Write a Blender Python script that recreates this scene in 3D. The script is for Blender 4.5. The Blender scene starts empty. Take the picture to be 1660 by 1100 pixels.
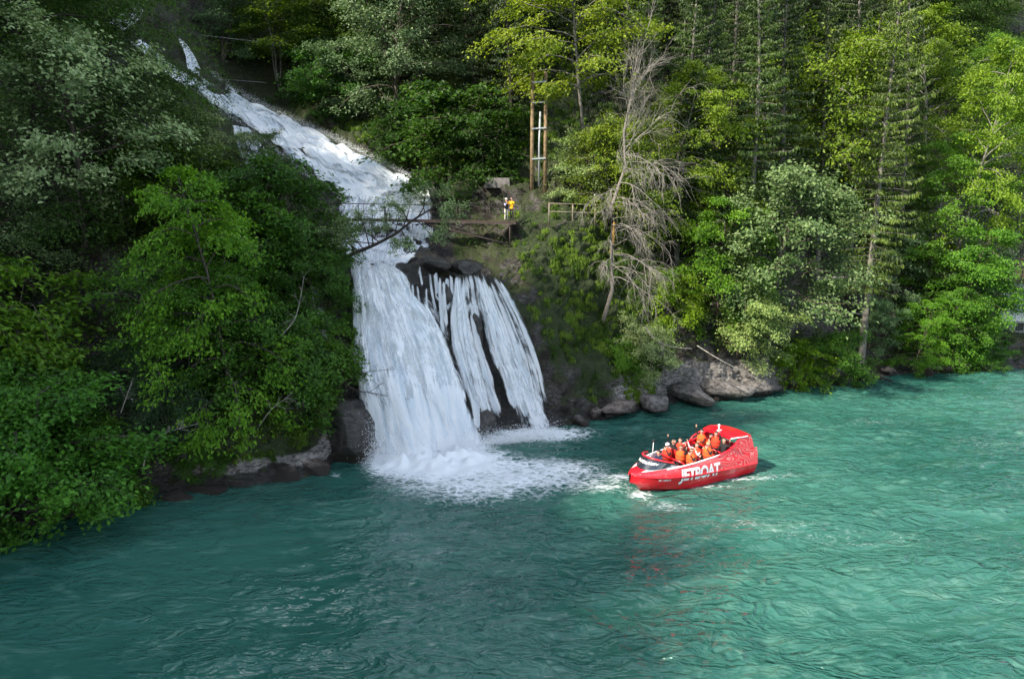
import bpy, bmesh, math, random
import numpy as np
from mathutils import Vector, Matrix
from mathutils.bvhtree import BVHTree

scene = bpy.context.scene
COL = scene.collection
R = math.radians
CAMZ = 14.0; F = 1120.0; PITCH = R(10); CP = math.cos(PITCH); SP = math.sin(PITCH)

# ------------------------------------------------------------- camera geometry
def ray(px, py):
    dx = (px - 830) / F; dy = (550 - py) / F
    return Vector((dx, CP + dy * SP, -SP + dy * CP))
def P(px, py, D):
    r = ray(px, py); return Vector((0, 0, CAMZ)) + r * (D / r.y)
def Wp(px, py, z=0.0):
    r = ray(px, py); return Vector((0, 0, CAMZ)) + r * ((z - CAMZ) / r.z)

# ------------------------------------------------------------- noise (numpy)
def _h(ix, iy, iz, seed):
    n = (ix.astype(np.int64) * 374761393 + iy.astype(np.int64) * 668265263 + iz.astype(np.int64) * 2147483647 + seed * 1274126177) & 0xffffffff
    n = ((n ^ (n >> 13)) * 1274126177) & 0xffffffff
    n = ((n ^ (n >> 16)) * 2246822519) & 0xffffffff
    return ((n ^ (n >> 15)) & 0xffffff) / float(0xffffff) * 2 - 1
def vnoise(p, seed=0):
    p = np.asarray(p, float); i = np.floor(p); f = p - i; f = f * f * (3 - 2 * f)
    ix, iy, iz = i[..., 0], i[..., 1], i[..., 2]; fx, fy, fz = f[..., 0], f[..., 1], f[..., 2]
    def L(a, b, t): return a + (b - a) * t
    c = lambda a, b, d: _h(ix + a, iy + b, iz + d, seed)
    x00 = L(c(0,0,0), c(1,0,0), fx); x10 = L(c(0,1,0), c(1,1,0), fx)
    x01 = L(c(0,0,1), c(1,0,1), fx); x11 = L(c(0,1,1), c(1,1,1), fx)
    return L(L(x00, x10, fy), L(x01, x11, fy), fz)
def fbm(p, octs=4, seed=0, gain=0.5):
    p = np.asarray(p, float); s = 0; a = 1; t = 0
    for o in range(octs):
        s = s + a * vnoise(p * (2.03 ** o) + 17.3 * o, seed + o); t += a; a *= gain
    return s / t
def sstep(a, b, x):
    t = np.clip((x - a) / (b - a), 0, 1); return t * t * (3 - 2 * t)      # also works with a > b

# ------------------------------------------------------------- object helpers
def mesh_np(name, V, Fc, mats=(), attr=None, smooth=True, midx=None, uv=None):
    """V (n,3), Fc list of faces or (m,k) array"""
    me = bpy.data.meshes.new(name)
    V = np.asarray(V, dtype=np.float32)
    if isinstance(Fc, np.ndarray):
        m, k = Fc.shape
        me.vertices.add(len(V)); me.vertices.foreach_set('co', V.ravel())
        me.loops.add(m * k); me.loops.foreach_set('vertex_index', Fc.astype(np.int32).ravel())
        me.polygons.add(m)
        me.polygons.foreach_set('loop_start', np.arange(0, m * k, k, dtype=np.int32))
        me.update(calc_edges=True); me.validate()
    else:
        me.from_pydata([tuple(v) for v in V], [], [tuple(f) for f in Fc]); me.update()
    if smooth: me.polygons.foreach_set('use_smooth', np.ones(len(me.polygons), bool))
    else: me.polygons.foreach_set('use_smooth', np.zeros(len(me.polygons), bool))
    for mt in mats: me.materials.append(mt)
    if midx is not None: me.polygons.foreach_set('material_index', np.asarray(midx, dtype=np.int32))
    for k_, (dom, arr) in (attr or {}).items():
        a = me.attributes.new(k_, 'FLOAT', dom)
        a.data.foreach_set('value', np.asarray(arr, dtype=np.float32))
    if uv is not None:
        l = me.uv_layers.new(name='UVMap'); vi = np.empty(len(me.loops), dtype=np.int32)
        me.loops.foreach_get('vertex_index', vi)
        l.data.foreach_set('uv', np.asarray(uv, dtype=np.float32)[vi].ravel())
    me.update()
    return me
def link(name, data, parent=None, loc=None, rot=None):
    o = bpy.data.objects.new(name, data); COL.objects.link(o)
    if parent: o.parent = parent
    if loc is not None: o.location = loc
    if rot is not None: o.rotation_euler = rot
    return o
def tag(o, label=None, cat=None, group=None, kind=None):
    if label: o['label'] = label
    if cat: o['category'] = cat
    if group: o['group'] = group
    if kind: o['kind'] = kind
    return o
def empty(name, loc=(0,0,0), rotz=0.0):
    o = bpy.data.objects.new(name, None); COL.objects.link(o); o.location = loc; o.rotation_euler = (0,0,rotz)
    o.empty_display_size = .2
    return o

class MB:
    """collects shapes into one mesh"""
    def __init__(s): s.v = []; s.f = []; s.m = []
    def add(s, vs, fs, mi=0):
        b = len(s.v); s.v += [tuple(v) for v in vs]
        s.f += [tuple(b + i for i in f) for f in fs]; s.m += [mi] * len(fs); return s
    def box(s, c, sz, rot=None, mi=0, bev=0.0):
        x, y, z = sz[0]/2, sz[1]/2, sz[2]/2
        bm = bmesh.new(); bmesh.ops.create_cube(bm, size=1)
        for v in bm.verts: v.co = Vector((v.co.x*sz[0], v.co.y*sz[1], v.co.z*sz[2]))
        if bev: bmesh.ops.bevel(bm, geom=list(bm.edges), offset=bev, segments=1, affect='EDGES')
        M = rot if rot is not None else Matrix.Identity(3)
        vs = [M @ v.co + Vector(c) for v in bm.verts]; fs = [[v.index for v in f.verts] for f in bm.faces]
        bm.verts.index_update(); bm.free(); return s.add(vs, fs, mi)
    def tube(s, pts, rad, n=8, mi=0, cap=True):
        pts = [Vector(p) for p in pts]
        if not hasattr(rad, '__len__'): rad = [rad] * len(pts)
        rings = []; up = None
        for i, p in enumerate(pts):
            d = (pts[min(i+1, len(pts)-1)] - pts[max(i-1, 0)]).normalized()
            if up is None: up = Vector((0,0,1)) if abs(d.z) < .9 else Vector((1,0,0))
            a = d.cross(up); a = a.normalized() if a.length > 1e-6 else Vector((1,0,0)); b = a.cross(d).normalized(); up = b
            rings.append([p + (a * math.cos(2*math.pi*k/n) + b * math.sin(2*math.pi*k/n)) * rad[i] for k in range(n)])
        vs = [v for r in rings for v in r]; fs = []
        for i in range(len(pts)-1):
            for k in range(n):
                k2 = (k+1) % n; fs.append((i*n+k, i*n+k2, (i+1)*n+k2, (i+1)*n+k))
        if cap: fs.append(tuple(range(n))[::-1]); fs.append(tuple((len(pts)-1)*n + k for k in range(n)))
        return s.add(vs, fs, mi)
    def rings(s, rings, mi=0, cap=True, closed=True):
        n = len(rings[0]); vs = [v for r in rings for v in r]; fs = []
        for i in range(len(rings)-1):
            for k in range(n if closed else n-1):
                k2 = (k+1) % n; fs.append((i*n+k, i*n+k2, (i+1)*n+k2, (i+1)*n+k))
        if cap and closed: fs.append(tuple(range(n))[::-1]); fs.append(tuple((len(rings)-1)*n + k for k in range(n)))
        return s.add(vs, fs, mi)
    def ell(s, c, r, n=10, m=7, mi=0, rot=None):
        vs = []; fs = []; M = rot if rot is not None else Matrix.Identity(3)
        for i in range(m+1):
            t = math.pi * i / m
            for k in range(n):
                a = 2*math.pi*k/n
                vs.append(Vector(c) + M @ Vector((r[0]*math.sin(t)*math.cos(a), r[1]*math.sin(t)*math.sin(a), r[2]*math.cos(t))))
        for i in range(m):
            for k in range(n):
                k2 = (k+1) % n; fs.append((i*n+k, (i+1)*n+k, (i+1)*n+k2, i*n+k2))
        return s.add(vs, fs, mi)
    def mesh(s, name, mats, smooth=True, fixn=True):
        if not isinstance(mats, (list, tuple)): mats = [mats]
        me = bpy.data.meshes.new(name); me.from_pydata(s.v, [], s.f)
        for m in mats: me.materials.append(m)
        me.polygons.foreach_set('material_index', np.array(s.m, dtype=np.int32))
        if fixn:
            bm = bmesh.new(); bm.from_mesh(me); bmesh.ops.recalc_face_normals(bm, faces=bm.faces); bm.to_mesh(me); bm.free()
        me.polygons.foreach_set('use_smooth', np.full(len(me.polygons), smooth))
        me.update(); return me
    def build(s, name, mats, parent=None, smooth=True, loc=None, fixn=True):
        return link(name, s.mesh(name, mats, smooth, fixn), parent, loc)
def smooth_by_angle(me, deg=35):
    try:
        me.polygons.foreach_set('use_smooth', np.ones(len(me.polygons), bool))
        bm = bmesh.new(); bm.from_mesh(me)
        for e in bm.edges:
            if len(e.link_faces) == 2 and e.calc_face_angle(0) > R(deg): e.smooth = False
        bm.to_mesh(me); bm.free()
    except Exception: pass

# ------------------------------------------------------------- materials
def new_mat(name):
    m = bpy.data.materials.new(name); m.use_nodes = True; nt = m.node_tree; nt.nodes.clear()
    out = nt.nodes.new('ShaderNodeOutputMaterial'); return m, nt, out
def N(nt, t, **kw):
    n = nt.nodes.new(t)
    for k, v in kw.items():
        if k.startswith('i_'): n.inputs[k[2:].replace('_', ' ')].default_value = v
        else: setattr(n, k, v)
    return n
def math_(nt, op, a, b=None, c=None, clamp=False):
    n = nt.nodes.new('ShaderNodeMath'); n.operation = op; n.use_clamp = clamp
    for i, x in enumerate((a, b, c)):
        if x is None: continue
        if isinstance(x, (int, float)): n.inputs[i].default_value = x
        else: nt.links.new(x, n.inputs[i])
    return n.outputs[0]
def mixc(nt, fac, a, b, mode='MIX'):
    n = nt.nodes.new('ShaderNodeMix'); n.data_type = 'RGBA'; n.blend_type = mode
    for i, x in ((0, fac), (6, a), (7, b)):
        if isinstance(x, (int, float)): n.inputs[i].default_value = x
        elif isinstance(x, tuple): n.inputs[i].default_value = (*x, 1) if len(x) == 3 else x
        else: nt.links.new(x, n.inputs[i])
    return n.outputs[2]
def ramp(nt, x, lo, hi):
    n = nt.nodes.new('ShaderNodeMapRange'); n.interpolation_type = 'SMOOTHSTEP'
    nt.links.new(x, n.inputs[0]); n.inputs[1].default_value = lo; n.inputs[2].default_value = hi
    return n.outputs[0]
def noise_(nt, scale, detail=4, rough=.55, vec=None, dist=0.0):
    n = N(nt, 'ShaderNodeTexNoise'); n.inputs['Scale'].default_value = scale; n.inputs['Detail'].default_value = detail
    n.inputs['Roughness'].default_value = rough; n.inputs['Distortion'].default_value = dist
    if vec is not None: nt.links.new(vec, n.inputs['Vector'])
    return n.outputs['Fac']
def coords(nt, scale=(1,1,1), rot=(0,0,0), kind='Object'):
    tc = N(nt, 'ShaderNodeTexCoord'); mp = N(nt, 'ShaderNodeMapping')
    mp.inputs['Scale'].default_value = scale; mp.inputs['Rotation'].default_value = rot
    nt.links.new(tc.outputs[kind], mp.inputs['Vector']); return mp.outputs[0]
def simple(name, col, rough=.6, metal=0.0, var=0.0, vscale=8.0, spec=.5, bump=0.0, bscale=20, coat=0.0, alpha=1.0):
    m, nt, out = new_mat(name); b = N(nt, 'ShaderNodeBsdfPrincipled')
    b.inputs['Roughness'].default_value = rough; b.inputs['Metallic'].default_value = metal
    b.inputs['Specular IOR Level'].default_value = spec; b.inputs['Coat Weight'].default_value = coat
    b.inputs['Base Color'].default_value = (*col, 1)
    if var:
        nz = noise_(nt, vscale, 5, .6, coords(nt))
        c = mixc(nt, ramp(nt, nz, .3, .7), tuple(x * (1 - var) for x in col), tuple(min(1, x * (1 + var)) for x in col))
        nt.links.new(c, b.inputs['Base Color'])
    if bump:
        bp = N(nt, 'ShaderNodeBump'); bp.inputs['Strength'].default_value = bump; bp.inputs['Distance'].default_value = .05
        nt.links.new(noise_(nt, bscale, 6, .6, coords(nt)), bp.inputs['Height']); nt.links.new(bp.outputs[0], b.inputs['Normal'])
    nt.links.new(b.outputs[0], out.inputs[0]); return m

# ------------------------------------------------------------- camera, light, sky
cam = bpy.data.cameras.new('camera'); cam.sensor_width = 36; cam.lens = 36 * F / 1660
cam.clip_end = 3000; cam.clip_start = .1
camo = bpy.data.objects.new('camera', cam); COL.objects.link(camo)
camo.location = (0, 0, CAMZ); camo.rotation_euler = (R(90) - PITCH, 0, 0)
scene.camera = camo
SUN = Vector((-0.62, -0.42, 0.66)).normalized()
sl = bpy.data.lights.new('sun', 'SUN'); sl.energy = 5.0; sl.angle = R(1.4); sl.color = (1, .91, .77)
so = bpy.data.objects.new('sun', sl); COL.objects.link(so); so.rotation_euler = SUN.to_track_quat('Z', 'Y').to_euler()
so.location = (-80, -40, 90)
w = bpy.data.worlds.new('World'); scene.world = w; w.use_nodes = True; nt = w.node_tree; nt.nodes.clear()
wo = N(nt, 'ShaderNodeOutputWorld'); bg = N(nt, 'ShaderNodeBackground'); bg.inputs[1].default_value = .125
sky = N(nt, 'ShaderNodeTexSky'); sky.sky_type = 'NISHITA'; sky.sun_disc = False
sky.sun_elevation = math.asin(SUN.z); sky.sun_rotation = math.atan2(SUN.x, SUN.y)
# thin bright clouds over the blue
cv = coords(nt, (1, 1, 2.2), kind='Generated')
cl = ramp(nt, noise_(nt, 2.6, 7, .6, cv), .50, .66)
skc = mixc(nt, math_(nt, 'MULTIPLY', cl, .8), sky.outputs[0], (24, 24.4, 25))
nt.links.new(skc, bg.inputs[0]); nt.links.new(bg.outputs[0], wo.inputs[0])
vs = scene.view_settings; vs.view_transform = 'Standard'; vs.look = 'None'; vs.gamma = 1; vs.exposure = 1.02
scene.cycles.transparent_max_bounces = 14
scene.cycles.use_adaptive_sampling = True; scene.cycles.adaptive_threshold = .02
scene.cycles.max_bounces = 5; scene.cycles.glossy_bounces = 2; scene.cycles.transmission_bounces = 3
scene.cycles.diffuse_bounces = 2
# ------------------------------------------------------------- hillside
# column: (px, shore_py, [(py, D) ...8 points going up])
def topx(D, a=15, b=34): return [(-210, D + a), (-560, D + b)]
CO = [
 (0,   862, [(780,30.5),(650,33),(500,37),(350,42),(290,44.5),(200,48),(100,52),(0,56)]),
 (270, 800, [(740,34.5),(640,36.5),(500,40),(350,45),(290,48.5),(200,53),(100,59),(0,66)]),
 (420, 782, [(730,35.8),(620,38),(500,41.5),(360,47),(300,51),(230,58),(160,69.5),(0,84)]),
 (500, 770, [(720,37.5),(600,40),(500,43),(400,46.5),(350,51),(230,63.5),(150,73),(0,84)]),
 (560, 735, [(640,40.5),(540,42.6),(440,45),(405,51),(350,57),(245,63),(160,72),(0,84)]),
 (660, 730, [(640,41.3),(540,42.9),(445,44.8),(404,52.5),(350,57.5),(290,61),(200,66),(0,84)]),
 (720, 720, [(640,42.6),(540,44),(445,45.6),(405,53),(355,57),(300,60),(200,68),(0,84)]),
 (780, 708, [(640,43.8),(540,45.2),(445,47),(405,51.5),(358,55.5),(300,57.5),(200,66),(0,80)]),
 (850, 700, [(640,45),(540,46.5),(450,49),(400,51),(360,53),(300,56.3),(200,66),(0,80)]),
 (935, 690, [(650,46.3),(540,49),(450,51),(400,52),(361,53.6),(300,57),(200,66),(0,80)]),
 (1000,675, [(640,48.4),(540,51),(450,53),(400,54.5),(358,56),(300,59.5),(200,68),(0,82)]),
 (1100,655, [(612,51.8),(540,54),(450,56),(400,57.5),(350,59.5),(300,62.5),(200,70),(0,84)]),
 (1200,645, [(603,53.7),(540,55.5),(450,58),(400,60),(350,62.3),(300,65),(200,73),(0,87)]),
 (1350,622, [(588,59),(540,61),(450,64),(400,66),(350,68.5),(300,71.3),(200,79),(0,93)]),
 (1500,607, [(578,63),(540,65),(480,67.3),(420,70),(350,73.5),(300,76.5),(200,84),(0,98)]),
 (1660,598, [(573,65),(545,67),(510,70.5),(450,74),(350,79.5),(300,82.5),(200,90),(0,104)]),
]
PXS = [-900, -420] + [c[0] for c in CO] + [2000, 2500]
rows = []
def col_pts(px, sh, pts):
    s = Wp(px, sh)
    u = Vector((s.x, s.y - 2.5, -2.2)); v = Vector((s.x, s.y - 30, -9))
    L = [v, u, s] + [P(px, py, D) for py, D in pts] + [P(px, py, D) for py, D in topx(pts[-1][1])]
    e = L[-1].copy(); e.y += 90; e.z += 40; L.append(e); return L
cols = [col_pts(*c) for c in CO]
def shift(col, dx, dy, dz=0):
    return [Vector((p.x + dx, p.y + dy, p.z + (dz if i > 3 else 0))) for i, p in enumerate(col)]
cols = [shift(cols[0], -34, -26), shift(cols[0], -13, -8)] + cols + [shift(cols[-1], 22, 9), shift(cols[-1], 60, 22)]
A = np.array([[list(p) for p in c] for c in cols])            # ncol, nrow, 3
PX = np.array(PXS, float)
# dense px sampling
dpx = np.concatenate([np.arange(-900, -60, 40), np.arange(-60, 1720, 3.6), np.arange(1720, 2501, 40)])
def pchip(x, y, xi):
    # monotone-ish cubic (Catmull with clamped slopes)
    h = np.diff(x); d = np.diff(y, axis=0) / h[:, None]
    m = np.zeros_like(y); m[0] = d[0]; m[-1] = d[-1]
    for i in range(1, len(x)-1):
        s = d[i-1] * d[i]; w1 = 2*h[i]+h[i-1]; w2 = h[i]+2*h[i-1]
        with np.errstate(divide='ignore', invalid='ignore'):
            m[i] = np.where(s > 0, (w1+w2)/(w1/d[i-1]+w2/d[i]), 0)
    k = np.clip(np.searchsorted(x, xi) - 1, 0, len(x)-2); t = ((xi - x[k]) / h[k])[:, None]; H = h[k][:, None]
    return ((1+2*t)*(1-t)**2)*y[k] + t*(1-t)**2*H*m[k] + t*t*(3-2*t)*y[k+1] + t*t*(t-1)*H*m[k+1]
nr = A.shape[1]
# x is linear in px for smoothness, y and z through pchip
G = np.stack([pchip(PX, A[:, r, :], dpx) for r in range(nr)], 1)   # npx, nr, 3
sub = [2, 4] + [14]*(8) + [10, 8, 8]
rowpar = []
for r in range(nr - 1):
    n = sub[r] if r < len(sub) else 8
    rowpar += [r + i / n for i in range(n)]
rowpar.append(nr - 1)
rowpar = np.array(rowpar)
rk = np.arange(nr, dtype=float)
Gd = np.stack([pchip(rk, G[i], rowpar) for i in range(len(dpx))], 0)  # npx, nrow, 3
ni, nj = Gd.shape[:2]
idx = np.arange(ni * nj).reshape(ni, nj)
TF = np.stack([idx[:-1, :-1], idx[1:, :-1], idx[1:, 1:], idx[:-1, 1:]], -1).reshape(-1, 4)
smoothT = BVHTree.FromPolygons([tuple(v) for v in Gd.reshape(-1, 3)], [tuple(f) for f in TF[:, :].tolist()])
# noise
def grid_normals(Q):
    du = np.gradient(Q, axis=0); dv = np.gradient(Q, axis=1); n = np.cross(du, dv)
    n /= np.linalg.norm(n, axis=-1, keepdims=True) + 1e-9; return n
nrm = grid_normals(Gd)
if nrm[ni//2, nj//2, 1] > 0: nrm = -nrm
PXG = np.repeat(dpx[:, None], nj, 1); RP = np.repeat(rowpar[None, :], ni, 0)
big = fbm(Gd * .16, 3, 5); mid = fbm(Gd * .55, 4, 11)
cell = fbm(Gd * np.array([.5, .5, 1.3]) + mid[..., None] * .6, 3, 21)
rock = np.abs(fbm(Gd * np.array([1.1, 1.1, 2.4]), 4, 31))
fine_ = np.abs(fbm(Gd * np.array([2.2, 2.2, 3.6]), 3, 37))
disp = big * 1.1 + mid * .7 + np.round(cell * 4) / 4 * .75 - rock * .8 - fine_ * .35
depG = Gd[..., 1] * CP + (CAMZ - Gd[..., 2]) * SP; PYG = 550 + F * ((CAMZ - Gd[..., 2]) * CP - Gd[..., 1] * SP) / np.maximum(depG, 1)
xlim = 798 + (PYG - 430) * .42
inrow = sstep(400, 425, PYG)
fallm = sstep(545, 575, PXG) * (1 - sstep(735, 760, PXG)) * inrow
side = sstep(735, 760, PXG) * (1 - sstep(-10, 20, PXG - xlim)) * inrow
path = np.exp(-((RP - 7.0) / .3) ** 2) * sstep(800, 830, PXG) * (1 - sstep(960, 1000, PXG))
amp = 1 - .6 * fallm - .3 * side - .8 * path
amp *= .35 + .65 * sstep(2.0, 3.0, RP)
amp *= 1 - .6 * ((RP > 9) & (PXG > 380) & (PXG < 660))
Tn = Gd + nrm * (disp * amp)[..., None]
for j in range(nj):
    if rowpar[j] < 1.6: Tn[:, j] = Gd[:, j]
TV = Tn.reshape(-1, 3)
# overhang detail: cavity / grass attributes
nn = grid_normals(Tn); nn = -nn if nn[ni//2, nj//2, 1] > 0 else nn
gr = sstep(30, 60, PXG - xlim + 50 * mid) * (1 - sstep(1040, 1090, PXG)) * (1 - sstep(600, 675, PYG + mid * 60)) * sstep(325, 340, PYG)
gr = np.maximum(gr, sstep(520, 560, PXG) * (1 - sstep(900, 960, PXG)) * sstep(8.0, 8.7, RP) * (1 - sstep(9.7, 10.3, RP)) * .9)
gr = np.maximum(gr, sstep(300, 380, PXG) * (1 - sstep(500, 530, PXG)) * sstep(2.3, 2.9, RP) * (1 - sstep(3.8, 4.6, RP)) * .8)
gr *= 1 - path * .5
wet = np.maximum(fallm, side) * .9
wet = np.maximum(wet, sstep(500, 540, PXG) * (1 - sstep(720, 750, PXG)) * sstep(280, 300, PYG) * (1 - sstep(430, 450, PYG)) * .8)
wet = np.clip(wet + (1 - sstep(.2, .9, Tn[..., 2] + mid * .4)), 0, 1)
pale = sstep(960, 1020, PXG) * (1 - sstep(1330, 1400, PXG)) * (1 - sstep(3.1, 3.7, RP)) * sstep(.35, .8, Tn[..., 2])
pale = np.maximum(pale, sstep(250, 300, PXG) * (1 - sstep(545, 565, PXG)) * (1 - sstep(2.7, 3.0, RP)) * sstep(.15, .5, Tn[..., 2]) * .8)

def terrain_mat():
    m, nt, out = new_mat('hillside_rock'); b = N(nt, 'ShaderNodeBsdfPrincipled')
    g = N(nt, 'ShaderNodeNewGeometry'); sx = N(nt, 'ShaderNodeSeparateXYZ'); nt.links.new(g.outputs['Normal'], sx.inputs[0])
    v = coords(nt); vst = coords(nt, (1, 1, 3.2), (R(20), R(-14), 0))
    n1 = noise_(nt, .7, 6, .62, v); n2 = noise_(nt, 3.2, 8, .66, vst, .6); n3 = noise_(nt, 14, 5, .6, v); n4 = noise_(nt, 1.6, 7, .7, v)
    rockc = mixc(nt, ramp(nt, n2, .33, .68), (.018, .016, .014), (.13, .12, .11))
    rockc = mixc(nt, ramp(nt, n3, .56, .74), rockc, (.26, .25, .23))
    soil = mixc(nt, ramp(nt, n2, .35, .7), (.008, .006, .004), (.035, .026, .016))
    moss = mixc(nt, ramp(nt, n3, .35, .65), (.012, .018, .004), (.042, .058, .010))
    grass = mixc(nt, ramp(nt, n3, .35, .65), (.014, .022, .006), (.042, .066, .015))
    c = mixc(nt, ramp(nt, n1, .40, .62), rockc, soil)
    ms = math_(nt, 'ADD', math_(nt, 'MULTIPLY', sx.outputs[2], .5), math_(nt, 'MULTIPLY', n4, .9))
    c = mixc(nt, ramp(nt, ms, .62, .82), c, moss)
    at = N(nt, 'ShaderNodeAttribute', attribute_name='grass'); c = mixc(nt, ramp(nt, math_(nt, 'ADD', at.outputs['Fac'], math_(nt, 'SUBTRACT', n4, .5)), .35, .7), c, grass)
    ap = N(nt, 'ShaderNodeAttribute', attribute_name='pale')
    palec = mixc(nt, ramp(nt, n2, .36, .62), (.05, .042, .036), (.34, .32, .30))
    c = mixc(nt, ramp(nt, math_(nt, 'ADD', ap.outputs['Fac'], math_(nt, 'MULTIPLY', math_(nt, 'SUBTRACT', n1, .5), 1.2)), .35, .65), c, palec)
    aw = N(nt, 'ShaderNodeAttribute', attribute_name='wet')
    wetc = mixc(nt, ramp(nt, n2, .35, .7), (.006, .005, .005), (.06, .054, .05)); wetc = mixc(nt, ramp(nt, n4, .56, .68), wetc, (.035, .045, .008))
    wf = ramp(nt, math_(nt, 'ADD', aw.outputs['Fac'], math_(nt, 'MULTIPLY', math_(nt, 'SUBTRACT', n4, .5), .5)), .3, .6)
    c = mixc(nt, wf, c, wetc)
    nt.links.new(c, b.inputs['Base Color'])
    nt.links.new(math_(nt, 'SUBTRACT', .88, math_(nt, 'MULTIPLY', wf, .5)), b.inputs['Roughness'])
    bp = N(nt, 'ShaderNodeBump'); bp.inputs['Strength'].default_value = .9; bp.inputs['Distance'].default_value = .22
    hh = math_(nt, 'ADD', n2, math_(nt, 'MULTIPLY', n3, .35)); nt.links.new(hh, bp.inputs['Height']); nt.links.new(bp.outputs[0], b.inputs['Normal'])
    nt.links.new(b.outputs[0], out.inputs[0]); return m
M_TERR = terrain_mat()
me = mesh_np('hillside', TV, TF, [M_TERR], {'grass': ('POINT', gr.ravel()), 'wet': ('POINT', wet.ravel()), 'pale': ('POINT', pale.ravel())})
hill = link('hillside', me); tag(hill, 'steep rocky forest slope rising from the lake beside the waterfall', 'hillside', kind='structure')
roughT = BVHTree.FromPolygons([tuple(v) for v in TV], [tuple(f) for f in TF.tolist()])
def hit(px, py, tree=roughT):
    r = ray(px, py).normalized()
    h = tree.ray_cast(Vector((0, 0, CAMZ)), r)
    return h[0]
def hitD(px, py, tree=smoothT):
    h = hit(px, py, tree); return h.y if h is not None else None
def ground(x, y):
    h = roughT.ray_cast(Vector((x, y, 300)), Vector((0, 0, -1))); return h[0].z if h[0] is not None else 0.0

# unseen hill added off frame to keep the cove in shade
CREST = 72.5
def crest(y): return CREST - 2 * float(sstep(-2, -10, y)) - 1.5 * float(sstep(-18, -30, y)) - 8.5 * float(sstep(2, 8, y))
def shade_ridge():
    ys = np.linspace(-170, 64, 150); us = np.linspace(0, 1, 60)
    V = []
    for y in ys:
        for u in us:
            # u 0: foot in the lake, u .72: crest, u 1: back
            if u < .72: x = -34 - 27 * (u / .72) - max(0, y - 20) * .25; z = -3 + crest(y) * (u / .72) ** .9
            else: x = -61 - 30 * ((u - .72) / .28) - max(0, y - 20) * .25; z = crest(y) - 3 + 18 * ((u - .72) / .28)
            V.append((x, y, z))
    V = np.array(V); t = fbm(V * .12, 3, 77) * 3 + np.abs(fbm(V * .55, 3, 78)) * 3.2
    V[:, 2] += t * sstep(0, .3, np.tile(us, len(ys))); V[:, 0] += fbm(V * .3, 3, 79) * 3
    n, m_ = len(ys), len(us); ix = np.arange(n * m_).reshape(n, m_)
    Fq = np.stack([ix[:-1, :-1], ix[1:, :-1], ix[1:, 1:], ix[:-1, 1:]], -1).reshape(-1, 4)
    return V, Fq
RV, RF = shade_ridge()

# unseen leaf quads added on the crest: soft, broken edge of the shade
def shade_fringe():
    r = np.random.default_rng(9); C = []
    for i in range(150):
        y = r.uniform(-60, 66); x = -61 - max(0, y - 20) * .25 + r.uniform(-6, 4); z = crest(y) - 4; h = r.uniform(5, 17) * (.3 if y < -7 else 1); n = int(95 * h / 10); t = r.uniform(0, 1, n) ** 1.2
        w = (1 - t) * 3.2 + .3; a = r.uniform(0, 6.28, n); q = np.sqrt(r.uniform(0, 1, n)) * w; C.append(np.stack([x + q * np.cos(a), y + q * np.sin(a), z + t * h], 1))
    C = np.concatenate(C); n = len(C); s = r.uniform(.5, 1.15, (n, 1)); u = r.normal(0, 1, (n, 3)); u /= np.linalg.norm(u, axis=1, keepdims=True); w = np.cross(u, r.normal(0, 1, (n, 3))); w /= np.linalg.norm(w, axis=1, keepdims=True)
    return np.stack([C - u * s, C + w * s * .6, C + u * s, C - w * s * .6], 1).reshape(-1, 3), np.arange(4 * n).reshape(n, 4)
RTV, RTF = shade_fringe()
# ------------------------------------------------------------- lake
def axis(segs):
    L = []
    for a, b, s in segs: L.append(np.arange(a, b, s))
    return np.concatenate(L + [np.array([segs[-1][1]])])
gx = axis([(-500, -60, 20), (-60, -24, 1.0), (-24, 46, .17), (46, 80, 1.0), (80, 501, 20)])
gy = axis([(-400, -10, 15), (-10, 15, 1.0), (15, 66, .17), (66, 100, 1), (100, 400, 15)])
X, Y = np.meshgrid(gx, gy, indexing='ij')
Q = np.stack([X, Y, np.zeros_like(X)], -1)
def cresty(q, seed, sh=1.0):   # sharp crested chop
    return 1 - np.abs(fbm(q, 3, seed)) * sh
rot = R(14); Xr = X * math.cos(rot) + Y * math.sin(rot); Yr = -X * math.sin(rot) + Y * math.cos(rot)
warp = fbm(np.stack([X * .12, Y * .12, 0 * X], -1), 2, 3)
w1 = fbm(np.stack([Xr * .16 + warp, Yr * .42, 0 * X], -1), 2, 41)
w2 = cresty(np.stack([Xr * .55 + warp * 2, Yr * 1.25, 0 * X + 3], -1), 42, 1.6)
w3 = cresty(np.stack([Xr * 1.7 + w1 * 1.5, Yr * 3.4, 0 * X + 7], -1), 43, 1.6)
w4 = cresty(np.stack([X * .9 + 9, Y * 1.3 - warp, 0 * X + 7], -1), 45, 1.4)
agit = .42 + .58 * sstep(-16, 2, X - (Y - 30) * .25 + warp * 4)      # sheltered water on the left is calmer
Zw = agit * (w1 * .20 + w2 * .12 + w3 * .042 + w4 * .06) - .11
fine = (X > -26) & (X < 48) & (Y > 14) & (Y < 68)
Zw = np.where(fine, Zw, 0)
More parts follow.
